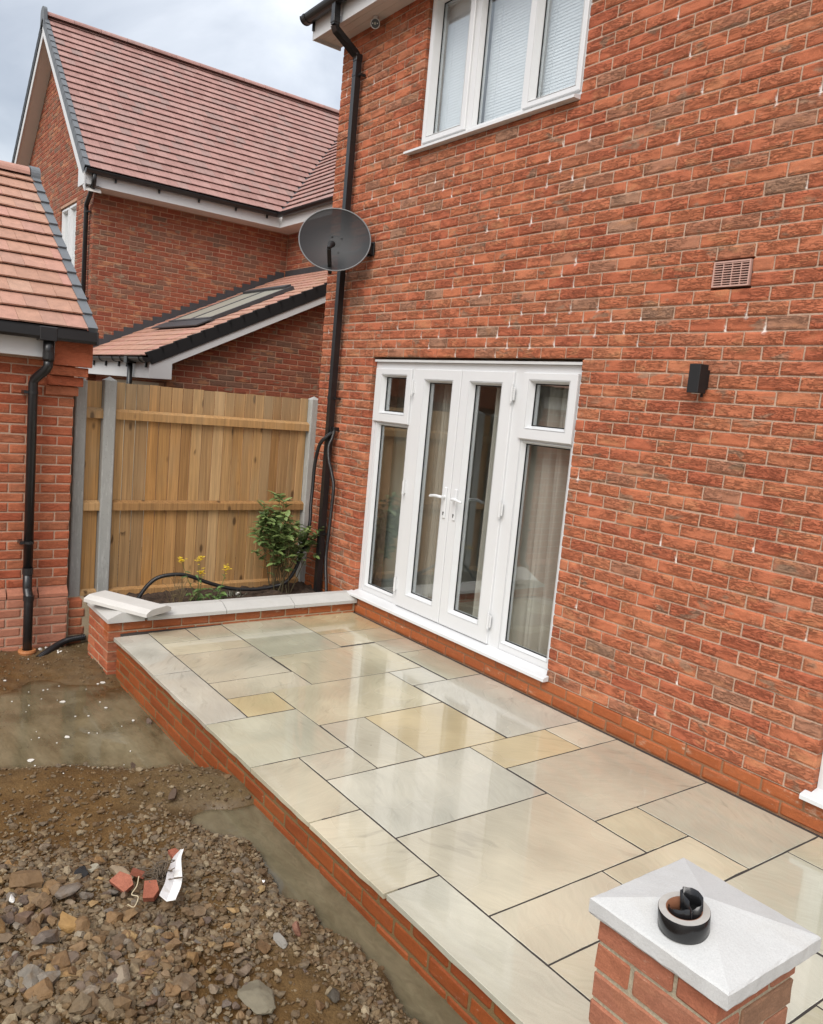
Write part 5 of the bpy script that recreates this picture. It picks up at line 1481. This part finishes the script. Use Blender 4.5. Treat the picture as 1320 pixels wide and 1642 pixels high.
for k in range(70):
    b0 = Vector((.42 + r.normal(0, .04), -.93 + r.normal(0, .07), .055)); a = r.uniform(0, 6.28); tip = b0 + Vector((math.cos(a) * .025, math.sin(a) * .025, r.uniform(.015, .06)))
    s2 = Vector((-math.sin(a), math.cos(a), 0)) * .005
    mb.add([b0 - s2, b0 + s2, tip], [(0, 1, 2)], float(r.uniform(0, 1)))
mb.build('foliage', m_greyleaf, grey, kind='stuff')

# ------------------------------------------------------------------ GROUND
def sst(a, b, x):
    t = min(1.0, max(0.0, (x - a) / (b - a))); return t * t * (3 - 2 * t)
WALLY = -2.104
W_FAR, W_NEAR = -.335, -.206
def heap(x, y): 
    return math.exp(-(((x - 4.47) / .80) ** 2 + ((y + 3.30) / .60) ** 2) ** 1.4)
def rough(x, y):
    d = WALLY - y
    return max(heap(x, y), .75 * sst(3.45, 3.9, x) * sst(.12, .3, d) * (1 - .7 * sst(.55, .9, d) * (1 - heap(x, y))))
def ground(x, y, fine=True):
    d = WALLY - y
    xb = 2.20 + (max(-3.6, min(y, -2.1)) + 3.0) * .50
    t = sst(0, .55, x - xb + .10 * mnoise.noise(Vector((x * 2.2, y * 2.2, 4))))
    h = -.360 * (1 - t) - .168 * t
    h += .055 * sst(1.45, .60, x + .30 * mnoise.noise(Vector((x * 2.2, y * 2.2, 8))) + .10 * mnoise.noise(Vector((x * 7, y * 7, 2))) - .25 * sst(-2.6, -2.15, y))
    h += .185 * heap(x, y)
    tx = sst(3.36, 3.62, x)
    w = .125 + .075 * mnoise.noise(Vector((x * 2.1, 3.3, 1.5))) + .05 * mnoise.noise(Vector((x * 7, y * 7, 5.5))) + .10 * sst(3.9, 3.4, x) - .035 * sst(4.3, 5.0, x)
    h -= .115 * tx * sst(w + .13, w - .02, d) if d > -.5 else 0
    h += .055 * tx * math.exp(-((d - w - .30) / .17) ** 2)
    h += .05 * sst(4.4, 4.9, x) * sst(.3, .6, d) * (1 - heap(x, y))
    h -= .075 * math.exp(-(((x - 3.60) / .17) ** 2 + ((y + 2.36) / .10) ** 2))
    if fine:
        k = rough(x, y)
        h += .020 * mnoise.fractal(Vector((x * 3.4, y * 2.4, 0)), 1.0, 2.0, 3)
        h += (.003 + .013 * k) * mnoise.fractal(Vector((x * 13, y * 13, 2)), .9, 2.1, 4)
        h += (.0012 + .008 * k) * mnoise.noise(Vector((x * 46, y * 46, 7)))
    return h
xs = [-90, -40, -20, -10, -5, -2, -.8, -.2] + list(np.arange(0, 5.6, .0175)) + [5.6, 5.8, 6.2, 7, 8, 9.5, 12, 20, 40, 90]
ys = [-90, -40, -20, -12, -8, -6, -5, -4.6] + list(np.arange(-4.2, -2.02, .0175)) + [-1.95, -1, 3, 10, 20, 40, 90]
v = []; nx = len(xs)
for y in ys:
    for x in xs:
        if -.3 < x < 6 and -4.6 < y < -1.9: z = ground(x, y)
        else: z = -.33 if x < 3 else -.20 + (.02 * mnoise.noise(Vector((x, y, 0))) if abs(x) < 15 else 0)
        if y > -1.97: z = -.36
        v.append((x, y, z))
f = [(j*nx + i, j*nx + i + 1, (j+1)*nx + i + 1, (j+1)*nx + i) for j in range(len(ys) - 1) for i in range(nx - 1)]
def mat_ground():
    N = NT('wet_clay_soil')
    x, y, z = N.sep(N.pos)[0:3]
    big = N.noise((1.1, 1.1, 1.1), 4, .55, loc=(2, 1, 0))
    brown = N.ramp(N.noise(10, 5, .6), [(.25, (.075, .038, .012)), (.5, (.120, .065, .022)), (.75, (.168, .097, .037))])
    greyc = N.ramp(N.noise(14, 5, .65), [(.25, (.092, .067, .034)), (.5, (.148, .112, .060)), (.75, (.21, .165, .098))])
    d = N.m_('SUBTRACT', -2.104, y)
    near = N.rng(d, .75, .15)
    g = N.m_('ADD', N.m_('MULTIPLY', near, .5), N.rng(big, .5, .75, 0, .35), clamp=True)
    c = N.mix(g, brown, greyc)
    c = N.scale(c, N.rng(N.noise(90, 4, .7), .25, .75, .68, 1.28, False))
    speck = N.rng(N.voro(55), .13, .06); pk = N.m_('GREATER_THAN', N.white(N.map(1.0, N.voro(55, out='Position'))), .78)
    c = N.mix(N.m_('MULTIPLY', N.m_('MULTIPLY', speck, pk), .7), c, (.36, .31, .24))
    # soaked near the two water levels
    wl = N.m_('MAXIMUM', N.m_('MULTIPLY', N.rng(z, -.270, -.325), N.rng(x, 3.0, 2.4)), N.m_('MULTIPLY', N.rng(z, -.165, -.20), N.rng(x, 2.9, 3.3)))
    c = N.mix(N.m_('MULTIPLY', wl, .45), c, N.scale(c, .62))
    ro = N.m_('SUBTRACT', N.rng(N.noise(6, 4), .35, .65, .48, .9), N.m_('MULTIPLY', wl, .28))
    N.P(Base_Color=c, Roughness=ro); N.set(N.p.inputs['Specular IOR Level'], N.m_('ADD', .12, N.m_('MULTIPLY', wl, .4)))
    h = N.m_('ADD', N.m_('MULTIPLY', N.noise(42, 6, .68), 1.0), N.m_('MULTIPLY', N.noise(170, 4, .7), .5))
    N.P(Normal=N.bump(h, N.m_('SUBTRACT', .85, N.m_('MULTIPLY', wl, .6)), .016)); return N.m
m_ground = mat_ground()
g_ = MB().add(v, f).build('ground', m_ground, None, smooth=True, kind='structure')
def mat_water(name, a, b, c3, k):
    """murky water: the mud shows through where it is shallow"""
    N = NT(name)
    n = N.noise((1.5, 3.6, 1), 6, .62, 1.2)
    c = N.ramp(n, [(.3, a), (.5, b), (.72, c3)])
    c = N.scale(c, N.rng(N.noise((12, 26, 1), 5, .65, 1.0), .3, .7, .84, 1.14, False))
    N.P(Base_Color=c, Roughness=.05); N.p.inputs['Specular IOR Level'].default_value = .5; N.p.inputs['IOR'].default_value = 1.33
    N.P(Normal=N.bump(N.m_('ADD', N.noise(7, 2), N.m_('MULTIPLY', N.noise(34, 3), .15)), .05, .02))
    at = N.n('ShaderNodeAttribute'); at.attribute_name = 'depth'
    al = N.m_('SUBTRACT', 1.0, N.m_('POWER', 2.718, N.m_('MULTIPLY', at.outputs['Fac'], -k)), clamp=True)
    gl = N.n('ShaderNodeBsdfGlossy'); gl.inputs['Roughness'].default_value = .05; N.set(gl.inputs['Normal'], N.p.inputs['Normal'].links[0].from_socket)
    tr = N.n('ShaderNodeBsdfTransparent'); tr.inputs['Color'].default_value = (.80, .74, .62, 1)
    fr = N.n('ShaderNodeLayerWeight'); fr.inputs['Blend'].default_value = .5
    fz = N.m_('ADD', N.m_('MULTIPLY', N.m_('POWER', fr.outputs['Facing'], 5.0), .95), .02)
    clear = N.n('ShaderNodeMixShader'); N.t.links.new(fz, clear.inputs[0]); N.t.links.new(tr.outputs[0], clear.inputs[1]); N.t.links.new(gl.outputs[0], clear.inputs[2])
    mx = N.n('ShaderNodeMixShader'); N.t.links.new(al, mx.inputs[0]); N.t.links.new(clear.outputs[0], mx.inputs[1]); N.t.links.new(N.p.outputs[0], mx.inputs[2])
    N.t.links.new(mx.outputs[0], N.out.inputs[0])
    return N.m
m_water1 = mat_water('murky_puddle_water', (.105, .082, .044), (.175, .143, .083), (.235, .197, .122), 60)
m_water2 = mat_water('grey_channel_water', (.105, .086, .050), (.140, .118, .072), (.175, .150, .095), 70)
def water(name, x0, x1, y0, y1, z, mat, st=.03):
    nx_, ny_ = int((x1 - x0) / st), int((y1 - y0) / st)
    v = [(x0 + (x1 - x0) * i / nx_, y0 + (y1 - y0) * j / ny_, z) for j in range(ny_ + 1) for i in range(nx_ + 1)]
    f = [(j*(nx_+1) + i, j*(nx_+1) + i + 1, (j+1)*(nx_+1) + i + 1, (j+1)*(nx_+1) + i) for j in range(ny_) for i in range(nx_)]
    o = MB().add(v, f).build(name, mat, None, kind='structure')
    at = o.data.attributes.new('depth', 'FLOAT', 'POINT')
    at.data.foreach_set('value', [max(0.0, z - ground(p[0], p[1], True)) for p in v])
water('puddle', .7, 3.0, -4.2, -2.03, W_FAR, m_water1)
water('muddy_water', 3.20, 5.55, -2.62, -2.03, W_NEAR, m_water2)

# ------------------------------------------------------------------ STONES AND RUBBLE
def ico(sub):
    import bmesh
    bm = bmesh.new(); bmesh.ops.create_icosphere(bm, subdivisions=sub, radius=1.0)
    vv = np.array([p.co[:] for p in bm.verts]); ff = [tuple(q.index for q in fc.verts) for fc in bm.faces]; bm.free(); return vv, ff
ICO3, ICO2, ICO1 = ico(4), ico(2), ico(1)
def rock(seed, base=ICO2, cuts=9, flat=None):
    r = np.random.default_rng(seed); vv = base[0].copy()
    for k in range(cuts):
        n = r.normal(size=3); n /= np.linalg.norm(n); d = r.uniform(.42, .80)
        e_ = np.maximum(0, vv @ n - d); vv = vv - e_[:, None] * n
    vv *= np.array([1.0, r.uniform(.62, .9), flat or r.uniform(.42, .75)])
    if len(vv) > 200:
        o3 = Vector(r.uniform(-50, 50, 3))
        vv = np.array([p * (1 + .10 * mnoise.fractal(Vector(p) * 2.2 + o3, 1.0, 2.0, 5) + .02 * mnoise.noise(Vector(p) * 14 + o3)) for p in vv])
    else: vv += r.normal(0, .028, vv.shape)
    return vv / np.abs(vv).max(), base[1]
def mat_stone(name, stops, mud=.5):
    N = NT(name); r = N.rnd()
    c = N.ramp(r, stops)
    c = N.scale(c, N.rng(N.noise(34, 4, .65), .25, .75, .65, 1.3, False))
    c = N.mix(N.rng(N.noise(19, 3, .6, loc=(3, 3, 3)), .45, .68, 0, mud), c, (.125, .076, .034))
    N.P(Base_Color=c, Roughness=.72); N.p.inputs['Specular IOR Level'].default_value = .4
    N.P(Normal=N.bump(N.noise(110, 4, .65), .55, .006)); return N.m
STN = [(0, (.110, .060, .026)), (.18, (.185, .108, .046)), (.34, (.140, .100, .062)), (.48, (.090, .062, .048)), (.60, (.175, .155, .125)), (.72, (.215, .120, .044)), (.84, (.28, .190, .085)), (.93, (.10, .055, .036)), (1, (.27, .23, .165))]
m_stone = mat_stone('mixed_rubble_stone', STN, .55)
m_grav = mat_stone('muddy_gravel', [(0, (.085, .048, .020)), (.3, (.140, .088, .040)), (.55, (.105, .080, .052)), (.8, (.165, .115, .060)), (1, (.24, .19, .12))], .35)
rocks = []
for k in range(16):
    vv, ff = rock(100 + k, ICO3, 11); rocks.append(MB().add(vv, ff).mesh('stone', m_stone))
rocks_low = [rock(300 + k, ICO1, 5) for k in range(12)]
rg = np.random.default_rng(33)
cand = []
tries = 0
while len(cand) < 2300 and tries < 60000:
    tries += 1
    x, y = rg.uniform(3.2, 5.4), rg.uniform(-3.85, -2.2)
    hp_ = heap(x, y); cl = sst(.38, .62, mnoise.noise(Vector((x * 3.1, y * 3.1, 11))) * .5 + .5); p_ = hp_ ** .6 * (.55 + .45 * cl) + .06 * rough(x, y)
    if rg.uniform() > p_: continue
    s_ = float(np.clip(rg.lognormal(math.log(.0145), .46), .0085, .046)) * (.62 + .55 * hp_)
    cand.append((x, y, s_))
def px_size(x, y, s_):
    q = project([(x, y, -.1)])[0]
    if q[0] < -20 or q[0] > 1340 or q[1] > 1660: return 0
    return s_ / q[2]
cand.sort(key=lambda c: -px_size(*c))
gravel = MB()
def add_low(mb, x, y, s_, sink=.3, z=None):
    vv, ff = rocks_low[int(rg.integers(0, 12))]; a = rg.uniform(0, 6.28); ca, sa = math.cos(a), math.sin(a)
    zz = (ground(x, y) if z is None else z) + s_ * .55 * (1 - sink)
    tl = rg.uniform(-.35, .35)
    pts = [(x + s_ * (p[0] * ca - p[1] * sa), y + s_ * (p[0] * sa + p[1] * ca), zz + s_ * (p[2] + tl * p[0])) for p in vv]
    mb.add(pts, ff, float(rg.uniform(.001, .999)))
GRP = 'loose stones of the rubble heap'
LBL = 'rough muddy brown or grey stone lying among the others in the rubble heap'
n_ind = 0
for (x, y, s_) in cand:
    if n_ind < 282 and px_size(x, y, s_) > 0:
        o = place('stone', rocks[int(rg.integers(0, 16))], None, (x, y, ground(x, y, False) + s_ * rg.uniform(-.05, .45) + .008 * heap(x, y)), (rg.uniform(-.5, .5), rg.uniform(-.5, .5), rg.uniform(0, 6.28)))
        o.scale = (s_, s_, s_); tag(o, LBL, 'stone', GRP); n_ind += 1
    else: add_low(gravel, x, y, s_)
# small gravel and crumbs, denser on the heap and along the bank
k = 0
while k < 24000:
    x, y = rg.uniform(2.2, 5.5), rg.uniform(-3.8, -2.12)
    cl = sst(.36, .60, mnoise.noise(Vector((x * 4.0, y * 4.0, 17))) * .5 + .5); flat = sst(4.45, 4.75, x) * sst(-2.40, -2.55, y) * sst(-3.05, -2.85, y); dn_ = (.9 * rough(x, y) ** 1.3 * (.42 + .58 * cl) + .05) * (1 - .85 * flat)
    if x < 3.0: dn_ *= .5
    if rg.uniform() > dn_: continue
    z = ground(x, y)
    if (z < W_NEAR - .004 and x > 3.1) or (z < W_FAR - .002 and x < 3): continue
    add_low(gravel, x, y, float(np.clip(rg.lognormal(math.log(.0068), .52), .0028, .022)), .35, z); k += 1
for k in range(900):
    x, y = rg.uniform(.3, 2.6), rg.uniform(-3.2, -2.12); z = ground(x, y)
    if z > W_FAR + .004 or abs(y - WALLY) < .05: add_low(gravel, x, y, float(rg.uniform(.003, .011)), .3, z)
gravel.build('gravel', m_grav, None, kind='stuff')
# pale flakes floating on and lying round the far puddle
m_flake = mat_plain('white_flake', (.62, .60, .55), .6, .4, var=.2, vs=40)
flakes = MB()
for k in range(40):
    if rg.uniform() < .6: x, y = rg.normal(1.45, .35), rg.uniform(-2.95, -2.3)
    else: x, y = rg.uniform(1.0, 3.0), rg.uniform(-2.9, -2.14)
    z = max(ground(x, y), W_FAR) + .002; s_ = float(np.clip(rg.lognormal(math.log(.008), .7), .004, .028)); n = 7; a0 = rg.uniform(0, 6)
    ring_ = [(x + s_ * rg.uniform(.55, 1) * math.cos(a0 + q * 6.283 / n), y + s_ * .8 * rg.uniform(.55, 1) * math.sin(a0 + q * 6.283 / n)) for q in range(n)]
    vv = [(p, q, z) for p, q in ring_] + [(p, q, z + .003) for p, q in ring_]
    flakes.add(vv, [tuple(range(n, 2 * n))] + [(i, (i + 1) % n, n + (i + 1) % n, n + i) for i in range(n)])
flakes.build('white_flakes', m_flake, None, kind='stuff')

def special(name, x, y, s_, col, label, cat, seed, scale=(1, 1, 1), rot=(0, 0, 0), sink=.35, rough_=.75, var=.3, dz=0):
    vv, ff = rock(seed, ICO3, 9)
    m = mat_plain(name + '_surface', col, rough_, .4, var=var, vs=30, bump=.6, bs=90)
    o = place(name, MB().add(vv, ff).mesh(name, m), None, (x, y, ground(x, y, False) + s_ * scale[2] * (1 - sink) * .6 + dz), rot)
    o.scale = (s_ * scale[0], s_ * scale[1], s_ * scale[2]); return tag(o, label, cat)
special('ochre_stone', 4.33, -3.20, .050, (.25, .145, .050), 'large yellow ochre stone near the middle of the rubble heap', 'stone', 1, rot=(.2, .1, .4))
special('brown_boulder', 4.00, -3.255, .075, (.135, .080, .036), 'biggest brown lump of rock at the left side of the heap', 'rock', 2, (1, .9, 1.0), (0, .2, 1.0))
special('tar_lump', 3.99, -3.065, .043, (.014, .013, .013), 'crumbly black tar lump among the brown stones', 'lump', 3, rough_=.9)
special('pale_stone', 3.93, -3.02, .040, (.30, .27, .20), 'pale mossy rounded stone behind the black tar lump', 'stone', 4)
special('smooth_stone', 4.02, -2.93, .055, (.22, .165, .105), 'smooth tan wedge shaped stone right of the tar lump', 'stone', 5, (1.1, .6, .8), (0, .1, .5))
special('grey_slab_stone', 4.86, -2.75, .085, (.150, .130, .088), 'flat grey green stone at the bottom of the muddy strip', 'stone', 6, (1, .8, .6))
special('dark_clod', 4.95, -2.53, .034, (.055, .045, .032), 'dark clod of earth near the lower bank of the water', 'clod', 7)
special('red_stone', 4.60, -2.47, .042, (.20, .095, .062), 'upright reddish brown stone leaning beside the smooth mud patch', 'stone', 8, (.7, .6, 1.2), (.3, .2, 0), .2)
special('flat_grey_stone', 4.62, -2.55, .038, (.20, .185, .16), 'flat grey stone beside the upright reddish stone', 'stone', 9, (1.1, .8, .5))
special('white_pebble', 4.22, -2.42, .0135, (.80, .79, .76), 'tiny bright white pebble on the muddy bank', 'pebble', 10, sink=0, dz=.008)
special('round_pebble', 3.72, -2.245, .022, (.28, .25, .19), 'round tan pebble at the edge of the narrow water channel', 'pebble', 11, (1, 1, 1), sink=0, dz=.015)
special('mud_ball', 1.99, -2.135, .038, (.115, .080, .060), 'rounded brown stone against the foot of the patio wall', 'stone', 12, (1, .9, 1.05), sink=.1)
special('standing_clod', 2.80, -2.50, .028, (.07, .045, .028), 'small dark clod standing alone on the wet mud', 'clod', 13, (.8, .8, 1.3), sink=.1)
special('long_clod', 3.30, -2.46, .05, (.085, .055, .035), 'long dark clod at the edge of the middle puddle', 'clod', 14, (1.3, .5, .6), (0, 0, -.5))
special('white_shard', 4.10, -3.335, .022, (.66, .65, .62), 'small white plaster shard at the left edge of the heap', 'shard', 15, (1, .6, .9), sink=0, dz=.02)
m_shard = mat_brick('broken_red_brick', [(0, (.26, .085, .050)), (1, (.33, .125, .08))], kiss=0, crease=.4)
def shard(x, y, s, rot, label):
    mb = MB(); mb.prism([(-s, -s * .6), (s * .8, -s * .75), (s, s * .2), (s * .3, s * .7), (-s * .8, s * .5)], 'z', -s * .28, s * .28)
    me = mb.mesh('brick_shard', m_shard); recalc(me)
    tag(place('brick_shard', me, None, (x, y, ground(x, y, False) + .03 + .02 * heap(x, y)), rot), label, 'brick piece')
shard(4.15, -2.965, .042, (.5, .25, .6), 'broken red brick piece left of the string in the rubble')
shard(4.23, -2.885, .040, (.2, .35, -.3), 'broken red brick piece beside the white plastic strip')
shard(4.06, -2.88, .030, (-.2, .4, 1.2), 'flat broken red brick piece above the other two')
shard(3.92, -2.68, .028, (.1, .2, .2), 'small red brick piece lying across the top of the white strip')
# white plastic strip
m_strip = mat_concrete('muddy_white_plastic', (.78, .78, .77), (.42, .38, .30), .5, .35, 4)
P = spline([(3.93, -2.655, 0), (4.03, -2.715, 0), (4.14, -2.765, 0), (4.25, -2.815, 0), (4.33, -2.865, 0)], 6)
v = []; f = []
base_z = [ground(p.x, p.y, False) for p in P]
for i, p in enumerate(P):
    t = i / (len(P) - 1); w = .009 + .030 * min(1, t * 1.6); z = max(base_z) * .0 + base_z[i] + .045 + .02 * math.sin(t * 3)
    v += [(p.x + w * .35, p.y + w * .75, z + .004), (p.x + .002, p.y, z), (p.x - w * .3 * min(1, t * 2), p.y - w * .55, z + w * .55), (p.x - w * .32 * min(1, t * 2), p.y - w * .58, z + w * .55 + .003), (p.x, p.y + .001, z + .004), (p.x + w * .35, p.y + w * .75, z + .008)]
for i in range(len(P) - 1):
    for k in range(6): f.append((i*6 + k, i*6 + (k+1) % 6, (i+1)*6 + (k+1) % 6, (i+1)*6 + k))
f += [tuple(range(6)), tuple((len(P) - 1) * 6 + k for k in range(5, -1, -1))]
o = MB().add(v, f).build('plastic_strip', m_strip, None, fix=True); tag(o, 'torn white plastic strip lying on the rubble heap', 'plastic strip')
mb = MB(); r = np.random.default_rng(2); c0 = Vector((4.16, -2.83, ground(4.16, -2.83, False) + .075))
for k in range(16):
    pts = [c0 + Vector((r.normal(0, .030), r.normal(0, .030), r.normal(0, .016))) for _ in range(5)]; mb.tube(spline(pts, 4), .0022, 4)
o = mb.build('root_tangle', mat_plain('brown_root', (.10, .075, .05), .9), None); tag(o, 'tangle of thin brown roots caught on the white plastic strip', 'roots')
mb = MB(); c0 = Vector((4.28, -2.955, ground(4.28, -2.955, False) + .06)); mb.tube(spline([c0 + Vector(q) for q in ((-.05, .02, .03), (-.01, .0, .02), (.0, -.02, .0), (.04, -.01, .01), (.06, -.03, -.01), (.05, -.05, 0))], 6), .0018, 5)
o = mb.build('string', mat_plain('pale_string', (.5, .42, .28), .9), None); tag(o, 'short frayed pale string hanging over the brick pieces', 'string')
mb = MB(); r = np.random.default_rng(6)
for k in range(14):
    x, y = .36 + r.normal(0, .10), -2.42 + r.normal(0, .05); x = max(x, .34)
    add_low(mb, x, y, float(r.uniform(.008, .018)), .2)
o = mb.build('white_chippings', m_flake, None, kind='stuff')
mb = MB(); add_low(mb, .45, -.86, .016, 0, .065); add_low(mb, .47, -.88, .010, 0, .065); o = mb.build('white_scrap', m_flake, None); tag(o, 'small white scrap lying on the dark planter soil', 'scrap')
